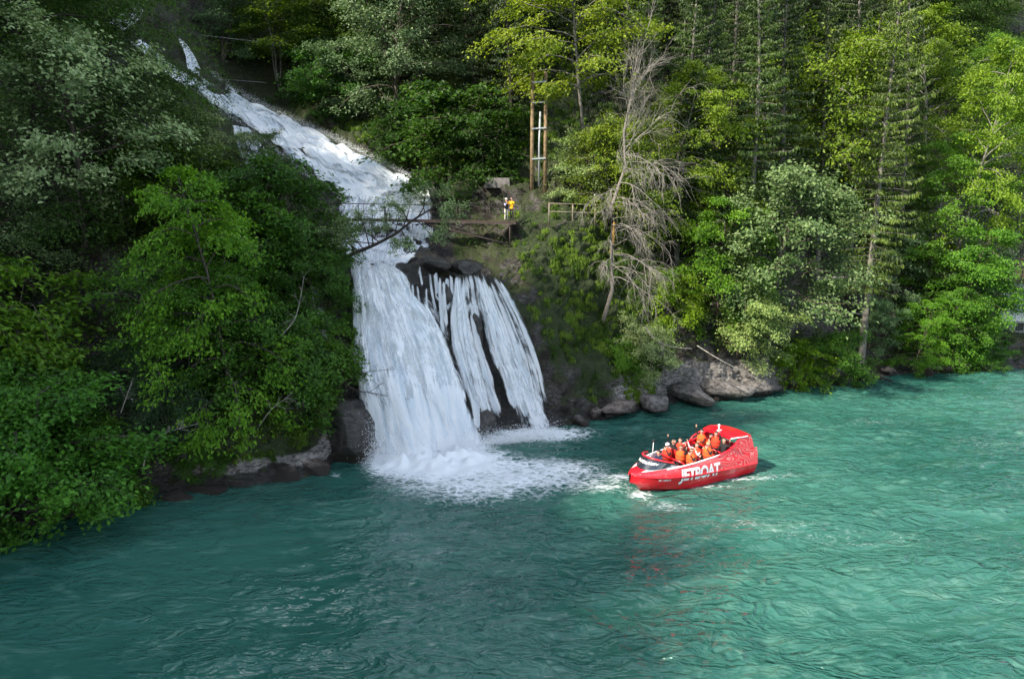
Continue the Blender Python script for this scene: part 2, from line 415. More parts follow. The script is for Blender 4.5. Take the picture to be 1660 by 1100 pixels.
# project to the picture to lay out the foam around the fall foot and the bow
dep = Y * CP + (CAMZ) * SP; dep = np.maximum(dep, 1)
PXW = 830 + F * X / dep; PYW = 550 + F * (CAMZ * CP - Y * SP) / dep
def ell_(cx, cy, rx, ry, p=2): return np.exp(-(((PXW - cx) / rx) ** 2 + ((PYW - cy) / ry) ** 2) ** (p / 2))
foam = 1.0 * ell_(692, 738, 100, 27, 3) + .60 * ell_(770, 774, 165, 44, 3) + .75 * ell_(880, 703, 80, 10) + .30 * ell_(930, 765, 90, 22) \
     + .42 * ell_(1040, 804, 24, 9) + .40 * ell_(1010, 772, 24, 6) + .35 * ell_(1080, 822, 40, 9) + .5 * ell_(545, 770, 12, 6) + .3 * ell_(620, 760, 30, 12) \
     + .16 * ell_(1390, 875, 170, 22) + .16 * ell_(1200, 850, 120, 16) + .15 * ell_(1440, 685, 110, 10) + .14 * ell_(1590, 715, 90, 16) + .42 * ell_(1140, 790, 62, 4) + .38 * ell_(1200, 776, 40, 4) + .2 * ell_(1260, 770, 60, 8) + .3 * ell_(980, 790, 50, 10)
foam += .10 * sstep(.2, .6, w2 * agit) * sstep(560, 760, PXW)
foam = np.clip(foam, 0, 1.3) * fine
Zw += np.where(foam > .3, foam * .16 * (fbm(np.stack([X * 1.6, Y * 1.6, 0 * X], -1), 3, 61) + .2) + (.25 * np.clip(foam - .75, 0, 1) + .55 * ell_(690, 744, 95, 13, 3) + .22 * ell_(850, 706, 70, 6, 3)) * (.75 + fbm(np.stack([X * 2.4, Y * 2.4, 0 * X], -1), 2, 63)), 0)
Q[..., 2] = Zw
na, nb = X.shape; ix = np.arange(na * nb).reshape(na, nb)
WF = np.stack([ix[:-1, :-1], ix[1:, :-1], ix[1:, 1:], ix[:-1, 1:]], -1).reshape(-1, 4)
def water_mat():
    m, nt, out = new_mat('lake_water'); b = N(nt, 'ShaderNodeBsdfPrincipled')
    v = coords(nt); va = coords(nt, (1, 2.1, 1), (0, 0, R(12))); vb = coords(nt, (1, 1.7, 1), (0, 0, R(-24)))
    n0 = noise_(nt, .09, 3, .5, v); n1 = noise_(nt, .5, 5, .6, va, .8)
    c = mixc(nt, ramp(nt, n0, .35, .65), (.020, .094, .074), (.036, .132, .102))
    c = mixc(nt, ramp(nt, n1, .5, .8), c, (.085, .20, .155))
    nt.links.new(c, b.inputs['Base Color']); b.inputs['Roughness'].default_value = .05; b.inputs['IOR'].default_value = 1.38
    def crest_(sc, vec, det, dist): # sharp crests between smooth troughs
        n = noise_(nt, sc, det, .5, vec, dist); r = math_(nt, 'SUBTRACT', 1, math_(nt, 'MULTIPLY', math_(nt, 'ABSOLUTE', math_(nt, 'SUBTRACT', n, .5)), 3.2)); return math_(nt, 'POWER', math_(nt, 'MAXIMUM', r, 0), 1.6)
    slick = ramp(nt, noise_(nt, .16, 3, .55, vb, 1.0), .36, .62)
    h = math_(nt, 'ADD', math_(nt, 'MULTIPLY', crest_(.55, va, 2, 1.2), 1.15), math_(nt, 'MULTIPLY', crest_(1.4, vb, 2, .8), .36))
    h = math_(nt, 'ADD', h, math_(nt, 'MULTIPLY', noise_(nt, 5.5, 3, .5, va, .5), .10))
    h = math_(nt, 'MULTIPLY', h, math_(nt, 'ADD', .28, math_(nt, 'MULTIPLY', slick, .95)))
    at0 = N(nt, 'ShaderNodeAttribute', attribute_name='agit'); h = math_(nt, 'MULTIPLY', h, at0.outputs['Fac'])
    b1 = N(nt, 'ShaderNodeBump'); b1.inputs['Strength'].default_value = 1; b1.inputs['Distance'].default_value = .11
    nt.links.new(h, b1.inputs['Height']); nt.links.new(b1.outputs[0], b.inputs['Normal'])
    fo = N(nt, 'ShaderNodeBsdfDiffuse'); fo.inputs[0].default_value = (.80, .84, .86, 1)
    at = N(nt, 'ShaderNodeAttribute', attribute_name='foam')
    vo = N(nt, 'ShaderNodeTexVoronoi', feature='DISTANCE_TO_EDGE'); vo.inputs['Scale'].default_value = 1.5
    mp = coords(nt, (1, 1.9, 1)); wn = N(nt, 'ShaderNodeTexNoise'); wn.inputs['Scale'].default_value = 1.3; wn.inputs['Detail'].default_value = 6; nt.links.new(mp, wn.inputs['Vector'])
    wm = N(nt, 'ShaderNodeVectorMath', operation='MULTIPLY_ADD'); nt.links.new(wn.outputs['Color'], wm.inputs[0]); wm.inputs[1].default_value = (1.6,)*3; nt.links.new(mp, wm.inputs[2])
    nt.links.new(wm.outputs[0], vo.inputs['Vector'])
    lace = math_(nt, 'SUBTRACT', 1, ramp(nt, vo.outputs[0], .0, .32))
    fn = noise_(nt, 3.4, 9, .74, mp, 1.2)
    tex = math_(nt, 'ADD', math_(nt, 'MULTIPLY', lace, .26), math_(nt, 'MULTIPLY', fn, .95))
    f = ramp(nt, math_(nt, 'ADD', at.outputs['Fac'], tex), .92, 1.42)
    f = math_(nt, 'MULTIPLY', f, ramp(nt, at.outputs['Fac'], .02, .2))
    mx = N(nt, 'ShaderNodeMixShader'); nt.links.new(math_(nt, 'MULTIPLY', f, .93), mx.inputs[0]); nt.links.new(b.outputs[0], mx.inputs[1]); nt.links.new(fo.outputs[0], mx.inputs[2])
    nt.links.new(mx.outputs[0], out.inputs[0]); return m
me = mesh_np('water', Q.reshape(-1, 3), WF, [water_mat()], {'foam': ('POINT', foam.ravel()), 'agit': ('POINT', agit.ravel())})
lake = link('water', me); tag(lake, 'turquoise glacial lake water with small choppy waves', 'lake', kind='structure')

# ------------------------------------------------------------- waterfall
def resamp(pl, n):
    pl = np.array(pl, float); d = np.r_[0, np.cumsum(np.linalg.norm(np.diff(pl, axis=0), axis=1))]
    t = np.linspace(0, d[-1], n); return np.stack([np.interp(t, d, pl[:, 0]), np.interp(t, d, pl[:, 1])], 1)
def chaikin(pl, k=2):
    pl = [np.array(p, float) for p in pl]
    for _ in range(k):
        q = [pl[0]]
        for a, b in zip(pl[:-1], pl[1:]): q += [a * .75 + b * .25, a * .25 + b * .75]
        pl = q + [pl[-1]]
    return pl
def fall_mat(name, thr, soft, sc=1.0, op=1.0, col=(.94, .965, .985)):
    m, nt, out = new_mat(name)
    v1 = coords(nt, (5.5 * sc, .36, 1), kind='UV'); v2 = coords(nt, (1.7 * sc, .26, 1), kind='UV'); v3 = coords(nt, (17 * sc, 1.1, 1), kind='UV'); v4 = coords(nt, (1.1, .75, 1), kind='UV')
    a = noise_(nt, 1, 5, .6, v1, .6); b_ = noise_(nt, 1, 5, .6, v2, .9); c_ = noise_(nt, 1, 3, .6, v3, .2); d_ = noise_(nt, 1, 4, .6, v4, .7)
    s = math_(nt, 'ADD', math_(nt, 'ADD', math_(nt, 'MULTIPLY', a, .30), math_(nt, 'MULTIPLY', d_, .30)), math_(nt, 'ADD', math_(nt, 'MULTIPLY', b_, .32), math_(nt, 'MULTIPLY', c_, .08)))
    e = N(nt, 'ShaderNodeAttribute', attribute_name='edge'); d = N(nt, 'ShaderNodeAttribute', attribute_name='dens')
    s = math_(nt, 'ADD', s, math_(nt, 'MULTIPLY', math_(nt, 'SUBTRACT', e.outputs['Fac'], 1), .45))
    s = math_(nt, 'ADD', s, math_(nt, 'SUBTRACT', d.outputs['Fac'], .5))
    al = math_(nt, 'MULTIPLY', ramp(nt, s, thr - soft, thr + soft), op)
    df = N(nt, 'ShaderNodeBsdfDiffuse'); tl = N(nt, 'ShaderNodeBsdfTranslucent')
    cc = mixc(nt, ramp(nt, b_, .32, .6), (col[0] * .74, col[1] * .82, col[2] * .88), col)
    nt.links.new(cc, df.inputs[0]); nt.links.new(cc, tl.inputs[0])
    bp = N(nt, 'ShaderNodeBump'); bp.inputs['Strength'].default_value = .6; bp.inputs['Distance'].default_value = .35
    nt.links.new(math_(nt, 'ADD', math_(nt, 'MULTIPLY', b_, .5), math_(nt, 'MULTIPLY', d_, .7)), bp.inputs['Height']); nt.links.new(bp.outputs[0], df.inputs['Normal'])
    m1 = N(nt, 'ShaderNodeMixShader'); m1.inputs[0].default_value = .25; nt.links.new(df.outputs[0], m1.inputs[1]); nt.links.new(tl.outputs[0], m1.inputs[2])
    tr = N(nt, 'ShaderNodeBsdfTransparent'); m2 = N(nt, 'ShaderNodeMixShader')
    nt.links.new(al, m2.inputs[0]); nt.links.new(tr.outputs[0], m2.inputs[1]); nt.links.new(m1.outputs[0], m2.inputs[2])
    nt.links.new(m2.outputs[0], out.inputs[0]); return m
M_F1 = fall_mat('white_water_dense', .40, .09)
M_F2 = fall_mat('white_water_veil', .50, .055, 1.25, .92)
M_F3 = fall_mat('white_water_strand', .51, .07, 2.4, .85)
wf = empty('waterfall', P(690, 735, 40)); tag(wf, 'tall white waterfall tumbling down the rocks past the footbridge into the lake', 'waterfall')
rngw = np.random.default_rng(5)
def fall(name, left, right, off, mat, dens=.5, nu=40, nv=120, lump=.12, endfade=(0.05, .03), bulge=.25, seed=0, densf=None, Dfix=None, tree=None):
    Lp = resamp(chaikin(left), nv); Rp = resamp(chaikin(right), nv)
    D = np.zeros((nu, nv)); pp = np.zeros((nu, nv, 2)); uu = np.linspace(0, 1, nu)
    for i, u in enumerate(uu): pp[i] = Lp * (1 - u) + Rp * u
    for i in range(nu):
        for j in range(nv):
            h = hitD(pp[i, j, 0], pp[i, j, 1], tree or smoothT) if Dfix is None else Dfix(pp[i, j, 0], pp[i, j, 1])
            D[i, j] = h if h else 60
    for _ in range(3):
        D[1:-1] = (D[:-2] + D[1:-1] * 2 + D[2:]) / 4; D[:, 1:-1] = (D[:, :-2] + D[:, 1:-1] * 2 + D[:, 2:]) / 4
    V = np.zeros((nu, nv, 3))
    for i in range(nu):
        for j in range(nv):
            b = bulge * math.sin(math.pi * uu[i]) ** .6
            V[i, j] = P(pp[i, j, 0], pp[i, j, 1], D[i, j] - off - b)
    w = np.zeros((nu, nv)); l = np.zeros((nu, nv))
    w[1:] = np.cumsum(np.linalg.norm(np.diff(V, axis=0), axis=-1), 0); l[:, 1:] = np.cumsum(np.linalg.norm(np.diff(V, axis=1), axis=-1), 1)
    l[:] = l.mean(0)[None]; W_ = w[-1:].mean(); wn_ = np.repeat(uu[:, None], nv, 1) * max(W_, w[-1].mean())
    V[..., 1] -= lump * fbm(np.stack([wn_ * 1.3, l * .35, 0 * l + seed], -1), 3, 90 + seed) * 2.0
    V[..., 2] += lump * fbm(np.stack([wn_ * 1.6, l * .8, 0 * l + seed], -1), 3, 95 + seed) * 1.2
    tt = np.repeat(np.linspace(0, 1, nv)[None], nu, 0); ue = np.repeat(uu[:, None], nv, 1)
    wob = fbm(np.stack([0 * l + seed, l * .55, 3 * ue], -1), 3, 66 + seed) * .07
    edge = np.minimum(1, np.clip(np.minimum(ue, 1 - ue) + wob - .02, 0, 1) / (.12 if nu > 15 else .42)) * np.clip(tt / max(endfade[0], 1e-3), 0, 1) * np.clip((1 - tt) / max(endfade[1], 1e-3), 0, 1)
    edge = sstep(0, 1, edge)
    torn = fbm(np.stack([wn_ * 1.7, l * .12, 0 * l + seed + 5], -1), 3, 70 + seed); edge *= sstep(-.02, .10, tt - .05 + torn * .10) if (endfade[0] < .08 and seed not in (1, 2, 6, 8)) else 1
    dn = np.full((nu, nv), dens)
    if densf: dn = dn + densf(ue, tt)
    id_ = np.arange(nu * nv).reshape(nu, nv)
    Fq = np.stack([id_[:-1, :-1], id_[:-1, 1:], id_[1:, 1:], id_[1:, :-1]], -1).reshape(-1, 4)
    V -= np.array(wf.location)
    me = mesh_np(name, V.reshape(-1, 3), Fq, [mat], {'edge': ('POINT', edge.ravel()), 'dens': ('POINT', dn.ravel())}, uv=np.stack([wn_ + seed * 3.7, l + seed * 11.3], -1).reshape(-1, 2))
    return link(name, me, wf)
# lower main fall: two layers
ML = [(560,404),(562,425),(564,460),(562,520),(562,600),(578,660),(606,754)]; MR = [(640,408),(650,428),(668,462),(705,500),(738,550),(764,620),(782,728)]
fall('lower_curtain', ML, MR, .75, M_F1, .62, 50, 120, .22, (.04, .02), .7, 1, lambda u, t: -.10 * np.exp(-((u - .42) / .13) ** 2) * sstep(.25, .5, t) * (1 - sstep(.72, .85, t)) + .22 * sstep(.75, .95, t))
fall('lower_curtain_veil', [(x - 4, y) for x, y in ML], [(x + 8, y) for x, y in MR], 1.25, M_F2, .50, 50, 120, .25, (.1, .02), .8, 2, lambda u, t: .25 * sstep(.6, .95, t))
# side falls: a broken base sheet under many separate fanning strands
SL = [(738,424),(728,470),(724,520),(738,580),(756,640),(775,712)]; SR = [(790,428),(804,480),(834,525),(866,580),(890,640),(910,698)]
fall('side_curtain', SL, SR, .5, M_F2, .46, 60, 110, .16, (.03, .03), .4, 4, lambda u, t: .10 * np.exp(-((u - .2) / .16) ** 2) * (1 - sstep(.5, .8, t)) - .12 * np.exp(-((u - .42) / .12) ** 2) * sstep(.25, .4, t) + .10 * np.exp(-((u - .8) / .16) ** 2))
rs_ = random.Random(12); sb = []
def strand(pts, wds, dens, seed, off, taper=.12):
    L_ = [(x - w, y) for (x, y), w in zip(pts, wds)]; R_ = [(x + w, y) for (x, y), w in zip(pts, wds)]
    o = fall('strand', L_, R_, off, M_F3, dens, 12, 60, .10, (.03, taper), .18, seed); return o
for k in range(17):
    u = (k + rs_.uniform(-.3, .3)) / 16; u = min(1, max(0, u))
    if .36 < u < .5 and k % 2: continue
    j = lambda a: rs_.uniform(-a, a)
    st = 424 + 6 * u + rs_.choice([0, 0, 0, 40]); en = 714 - 16 * u + j(6)
    if .34 < u < .52: en = rs_.choice([560, 610, 712])
    def xat(y):
        t = (y - 430) / 280; t = max(0, min(1, t)); x0 = 742 + 50 * u; x3 = 773 + 133 * u; bow = (-22 * (1 - u) + 16 * u) * math.sin(math.pi * min(1, t * 1.25)); return x0 + (x3 - x0) * t ** (1.25 - .35 * u) + bow * .8
    ys = [st + (en - st) * q / 6 for q in range(7)]; w0 = rs_.uniform(5, 9); w1 = rs_.uniform(14, 26)
    strand([(xat(y) + j(1.5), y) for y in ys], [w0 + (w1 - w0) * (q / 6) ** .7 for q in range(7)], rs_.uniform(.52, .62), 30 + k, rs_.uniform(.55, 1.0), rs_.uniform(.05, .3))
for k in range(13):      # short veils sliding over the outcrop between the two falls
    x0 = 652 + 88 * k / 12 + rs_.uniform(-3, 3); y0 = 432 + rs_.uniform(-4, 22); ln_ = rs_.uniform(40, 130); dx = rs_.uniform(4, 26) * (1 if x0 < 700 else .5)
    strand([(x0, y0), (x0 + dx * .15, y0 + ln_ * .3), (x0 + dx * .5, y0 + ln_ * .65), (x0 + dx, y0 + ln_)], [rs_.uniform(4, 6), 7, 8, rs_.uniform(8, 14)], rs_.uniform(.52, .64), 60 + k, rs_.uniform(.6, 1.3), .3)
fall('rock_veil', [(652,432),(648,470),(690,520),(735,600),(768,710)], [(690,470),(735,500),(745,560),(765,620),(790,715)], .5, M_F2, .44, 40, 90, .12, (.06, .05), .3, 3)
# pool and chute below the bridge
fall('middle_chute', [(560,290),(545,330),(530,370),(540,408),(566,425)], [(700,300),(712,345),(722,385),(706,405),(650,432)], .35, M_F1, .60, 50, 70, .22, (.06, .06), .3, 6, lambda u, t: -.14 * np.exp(-((u - .12) / .12) ** 2) * sstep(.1, .3, t))
fall('middle_chute_veil', [(566,300),(548,340),(535,375),(545,412),(570,430)], [(696,310),(708,350),(716,388),(700,404),(640,436)], .7, M_F2, .50, 50, 70, .22, (.1, .06), .3, 7)
# upper cascade
UL = [(298,118),(318,146),(352,176),(388,196),(420,222),(452,246),(500,284),(540,306),(565,330)]
UR = [(338,118),(372,146),(412,164),(452,184),(500,206),(545,226),(600,256),(650,278),(702,312)]
fall('upper_cascade', UL, UR, .6, M_F1, .60, 50, 190, .50, (.02, .06), .4, 8, lambda u, t: -.12 * np.exp(-((u - .1) / .12) ** 2))
fall('upper_cascade_veil', [(x - 3, y - 1) for x, y in UL], [(x + 4, y - 2) for x, y in UR], 1.0, M_F2, .55, 50, 190, .55, (.03, .08), .4, 9)
fall('high_chute', [(286,58),(298,84),(300,104),(302,132)], [(292,58),(318,90),(326,112),(346,140)], .8, M_F1, .62, 20, 50, .1, (.05, .1), .2, 10)
fall('high_left_chute', [(205,66),(238,92),(268,120),(300,142)], [(226,58),(262,92),(300,118),(335,140)], 1.0, M_F1, .60, 24, 50, .12, (.1, .08), .2, 11)
fall('left_branch', [(372,196),(380,240),(384,272),(392,305)], [(404,204),(428,232),(450,258),(468,296)], .7, M_F2, .56, 34, 60, .12, (.08, .1), .3, 12)
fall('highest_chute', [(196,-6),(206,14),(172,32),(150,46)], [(232,-6),(240,20),(226,40),(196,56)], .8, M_F2, .47, 24, 40, .1, (.05, .2), .2, 13)
fall('thin_left_fall', [(502,446),(504,480),(500,520),(502,560)], [(514,446),(522,480),(530,520),(540,570)], .6, M_F2, .52, 20, 40, .05, (.1, .2), .1, 14)
# spray: clouds of droplets at the foot and along the torn edges
M_DROP, nt, out = new_mat('spray_drops'); d1 = N(nt, 'ShaderNodeBsdfDiffuse'); d1.inputs[0].default_value = (.9, .93, .95, 1); t1 = N(nt, 'ShaderNodeBsdfTranslucent'); t1.inputs[0].default_value = (.9, .93, .95, 1)
mx = N(nt, 'ShaderNodeMixShader'); mx.inputs[0].default_value = .2; nt.links.new(d1.outputs[0], mx.inputs[1]); nt.links.new(t1.outputs[0], mx.inputs[2]); nt.links.new(mx.outputs[0], out.inputs[0])
def drops(name, C, size, seed):
    r = np.random.default_rng(seed); n = len(C); nrm_ = np.array([0, -.55, .85]) + r.normal(0, .35, (n, 3)); u = np.cross(nrm_, r.normal(0, 1, (n, 3))); u /= np.linalg.norm(u, axis=1, keepdims=True); w = np.cross(u, nrm_); w /= np.linalg.norm(w, axis=1, keepdims=True)
    s = (size * r.uniform(.4, 1.3, n))[:, None]; V = np.stack([C - u * s, C + w * s, C + u * s, C - w * s], 1).reshape(-1, 3) - np.array(wf.location)
    return link(name, mesh_np(name, V, np.arange(4 * n).reshape(n, 4), [M_DROP], smooth=False), wf)
r_ = np.random.default_rng(31)
def foot(px0, px1, py0, py1, D0, D1, n, sx, sy, sz):
    t = r_.uniform(0, 1, n); b = np.array([P(px0 + (px1 - px0) * q, py0 + (py1 - py0) * q, D0 + (D1 - D0) * q) for q in t])
    b[:, 2] = np.abs(r_.normal(0, 1, n)) ** 1.2 * sz; b[:, 0] += r_.normal(0, sx, n); b[:, 1] += r_.normal(0, sy, n) - .3; return b
C = np.concatenate([foot(620, 775, 745, 722, 38.9, 40.6, 34000, .45, .5, .45), foot(600, 640, 745, 742, 38.6, 38.8, 4000, .35, .3, 1.0), foot(790, 900, 712, 700, 42.0, 43.6, 12000, .5, .3, .28)])
drops('spray', C, .022, 1)
def along(L_, n, jit, off, seed, h=.0):
    r = np.random.default_rng(seed); pl = resamp(chaikin(L_), 60); t = r.uniform(0, 59, n); i = np.minimum(t.astype(int), 58); q = pl[i] + (pl[i+1] - pl[i]) * (t - i)[:, None]; q = q + r.normal(0, jit, q.shape) * np.array([1, .8]); q[:, 1] -= h * np.abs(r.normal(0, 1, n))
    return np.array([list(P(a, b, (hitD(a, b) or 60) - off - abs(r.normal(0, .3)))) for a, b in q])
C = np.concatenate([along(UL, 5000, 3, .6, 1), along(UR, 12000, 3.5, .8, 2, 3), along([(560, 330), (700, 318)], 3000, 14, .8, 7)])
drops('torn_edge_spray', C, .018, 2)
# hill out of view, added to block the sun
def shade_hill_mat():
    m, nt, out = new_mat('shade_hill_green'); b = N(nt, 'ShaderNodeBsdfPrincipled'); v = coords(nt)
    c = mixc(nt, ramp(nt, noise_(nt, .5, 8, .7, v), .35, .65), (.012, .03, .012), (.05, .10, .03)); nt.links.new(c, b.inputs['Base Color'])
    b.inputs['Roughness'].default_value = .9; nt.links.new(b.outputs[0], out.inputs[0]); return m
rg = link('shade_hill', mesh_np('shade_hill', RV, RF, [shade_hill_mat()])); tag(rg, 'unseen hill added out of view to shade the cove and lake', 'shade_ridge', kind='structure')

rt = link('shade_hill_fringe', mesh_np('shade_hill_fringe', RTV, RTF, [rg.data.materials[0]], smooth=False)); tag(rt, 'unseen leaf quads added on the shading crest to soften its shadow edge', 'forest', kind='stuff')
# ------------------------------------------------------------- foliage materials
def leaf_mat(name, dark, light, tr=.35, rough=.5, trcol=None):
    m, nt, out = new_mat(name)
    at = N(nt, 'ShaderNodeAttribute', attribute_name='v'); oi = N(nt, 'ShaderNodeObjectInfo')
    c = mixc(nt, at.outputs['Fac'], dark, light); c = mixc(nt, 1.0, c, oi.outputs['Color'], 'MULTIPLY')
    b = N(nt, 'ShaderNodeBsdfPrincipled'); nt.links.new(c, b.inputs['Base Color']); b.inputs['Roughness'].default_value = rough; b.inputs['Specular IOR Level'].default_value = .3
    t = N(nt, 'ShaderNodeBsdfTranslucent'); tc_ = mixc(nt, 1.0, c, trcol or (1.35, 1.35, .6), 'MULTIPLY'); nt.links.new(tc_, t.inputs[0])
    mx = N(nt, 'ShaderNodeMixShader'); mx.inputs[0].default_value = tr
    nt.links.new(b.outputs[0], mx.inputs[1]); nt.links.new(t.outputs[0], mx.inputs[2]); nt.links.new(mx.outputs[0], out.inputs[0]); return m
M_MAPLE = leaf_mat('maple_leaf', (.055, .12, .016), (.23, .34, .055), .42)
M_WHITE = leaf_mat('whitebeam_leaf', (.05, .11, .035), (.42, .50, .30), .25, trcol=(1.1, 1.2, .7))
M_BUSH = leaf_mat('bush_leaf', (.035, .09, .015), (.15, .27, .045), .35)
M_NEED = leaf_mat('spruce_needle', (.025, .055, .015), (.13, .19, .04), .25)
M_GRASS = leaf_mat('grass_blade', (.03, .07, .012), (.14, .23, .04), .35)
def bark(name, a, b_): return simple(name, a, .9, var=.45, vscale=9, bump=.6, bscale=14)
M_BARK = simple('bark', (.075, .062, .048), .9, var=.5, vscale=7, bump=.6, bscale=14)
M_BARKG = simple('grey_bark', (.17, .155, .135), .9, var=.45, vscale=7, bump=.6, bscale=14)
M_BARKD = simple('dark_bark', (.035, .028, .022), .9, var=.5, vscale=7, bump=.6, bscale=14)
M_DEAD = simple('dead_wood', (.25, .23, .20), .85, var=.4, vscale=5)

def tubes_np(lines, n=5):
    """lines: list of (pts (k,3), radii (k,)) -> V, F"""
    Vs = []; Fs = []; b = 0; ang = np.arange(n) * 2 * np.pi / n; ca, sa = np.cos(ang), np.sin(ang)
    for pts, rad in lines:
        pts = np.asarray(pts, float); k = len(pts)
        d = np.gradient(pts, axis=0); d /= np.linalg.norm(d, axis=1, keepdims=True) + 1e-9
        ref = np.array([0, 0, 1.]) if abs(d[0, 2]) < .9 else np.array([1., 0, 0])
        a = np.cross(d, ref); a /= np.linalg.norm(a, axis=1, keepdims=True) + 1e-9; c = np.cross(a, d)
        r = np.asarray(rad)[:, None, None]
        V = pts[:, None] + r * (a[:, None] * ca[None, :, None] + c[:, None] * sa[None, :, None])
        Vs.append(V.reshape(-1, 3)); i = np.arange(k - 1)[:, None] * n; j = np.arange(n)[None]; j2 = (j + 1) % n
        Fs.append((np.stack([i + j, i + j2, i + n + j2, i + n + j], -1) + b).reshape(-1, 4)); b += k * n
    return np.concatenate(Vs), np.concatenate(Fs)
def curve_pts(p0, d0, L, k, rng, wig=.15, grav=0.0, up=0.0):
    pts = [np.array(p0, float)]; d = np.array(d0, float); d /= np.linalg.norm(d)
    for i in range(k):
        d = d + rng.normal(0, wig, 3) + np.array([0, 0, up - grav]) ; d /= np.linalg.norm(d)
        pts.append(pts[-1] + d * L / k)
    return np.array(pts)
def leaves_np(C, out, size, rng, tilt=.55, droop=.35, asp=.6, val=None):
    """C leaf centres (n,3); out: outward dirs (n,3)"""
    n = len(C)
    nm = np.array([0, 0, 1.]) + rng.normal(0, tilt, (n, 3)) + out * .35; nm /= np.linalg.norm(nm, axis=1, keepdims=True)
    ax = out + rng.normal(0, .7, (n, 3)); ax[:, 2] -= droop; ax -= nm * (ax * nm).sum(1, keepdims=True); ax /= np.linalg.norm(ax, axis=1, keepdims=True) + 1e-9
    bx = np.cross(nm, ax); s = (size * rng.uniform(.65, 1.25, n))[:, None]
    fold = nm * s * .12
    V = np.stack([C - ax * s * .5, C + bx * s * asp * .5 + fold, C + ax * s * .5 - nm * s * .1, C - bx * s * asp * .5 + fold], 1).reshape(-1, 3)
    Fq = np.arange(4 * n).reshape(n, 4)
    v = rng.uniform(0, 1, n) if val is None else np.clip(val + rng.uniform(-.3, .3, n), 0, 1)
    return V, Fq, v
CUT = 4 # trunk ring sides
def broadleaf(seed, H, Rr, mat, barkm, nl=22, lsize=.2, ncl=34, t0=.25, lean=(0, 0), stems=1, flat=.42, clr=.42, top=.9, trunkr=.16, droop=.10, shape='oval', ups=.5, valb=None, subs=5):
    rng = np.random.default_rng(seed); lines = []; cc = []; od = []
    for s in range(stems):
        a = rng.uniform(0, 2*np.pi); sp = 0 if stems == 1 else .35
        d0 = np.array([lean[0] + math.cos(a) * sp, lean[1] + math.sin(a) * sp, 1.0])
        tp = curve_pts((0, 0, -.6), d0, H * top + .6, 12, rng, .06, up=.04)
        lines.append((tp, np.linspace(trunkr, trunkr * .18, 13)))
        for i in range(nl):
            t = t0 + (1 - t0) * ((i + rng.uniform(0, .8)) / nl); k = t * 12; k0 = int(min(k, 11)); p = tp[k0] + (tp[k0+1] - tp[k0]) * (k - k0)
            az = i * 2.4 + rng.uniform(-.5, .5) + s
            if shape == 'oval': env = math.sin(math.pi * min(1, .12 + .88 * (t - t0) / (1 - t0)) ** .8) ** .6 * .85 + .15
            elif shape == 'dome': env = math.sqrt(max(.08, 1 - ((t - t0) / (1 - t0)) ** 2)) 
            else: env = 1 - .8 * (t - t0) / (1 - t0)
            L = Rr * env * rng.uniform(.75, 1.15)
            el = ups + .5 * (t - t0)
            d = np.array([math.cos(az), math.sin(az), el])
            lp = curve_pts(p, d, L, 7, rng, .13, grav=droop); r0 = trunkr * (.38 - .2 * t)
            lines.append((lp, np.linspace(max(r0, .02), .012, 8)))
            for q in range(subs):
                f = rng.uniform(.3, 1.0); kk = f * 7; k1 = int(min(kk, 6)); sp_ = lp[k1] + (lp[k1+1] - lp[k1]) * (kk - k1)
                dd = (lp[k1+1] - lp[k1]); dd /= np.linalg.norm(dd); dd = dd + rng.normal(0, .75, 3) * np.array([1, 1, .35]); dd /= np.linalg.norm(dd)
                sl_ = curve_pts(sp_, dd, L * rng.uniform(.22, .42) + .3, 4, rng, .12, grav=droop * 1.3)
                if q < 3: lines.append((sl_, np.linspace(.02, .006, 5)))
                for e in (2, 3, 4): cc.append(sl_[e]); od.append(sl_[4] - tp[k0])
            cc.append(lp[-1]); od.append(lp[-1] - p); cc.append(lp[5]); od.append(lp[-1] - p)
    cc = np.array(cc); od = np.array(od) + 1e-6; od[:, 2] *= .4; od /= np.linalg.norm(od, axis=1, keepdims=True)
    n = len(cc); sz = rng.uniform(.6, 1.35, n)
    rep = rng.poisson(ncl, n); ii = np.repeat(np.arange(n), rep)
    off = rng.normal(0, 1, (len(ii), 3)) * np.array([clr, clr, clr * flat]) * sz[ii][:, None]
    # the skirt of a clump hangs outward
    off[:, 2] -= (off[:, 0]**2 + off[:, 1]**2) * .35
    C = cc[ii] + off; base = rng.uniform(.15, .85, n) if valb is None else np.clip(rng.normal(valb, .2, n), 0, 1)
    V, Fq, v = leaves_np(C, od[ii], lsize, rng, val=base[ii])
    TVv, TFf = tubes_np(lines, CUT)
    return (mesh_np('trunk', TVv, TFf, [barkm]), mesh_np('crown', V, Fq, [mat], {'v': ('FACE', v)}, smooth=False))
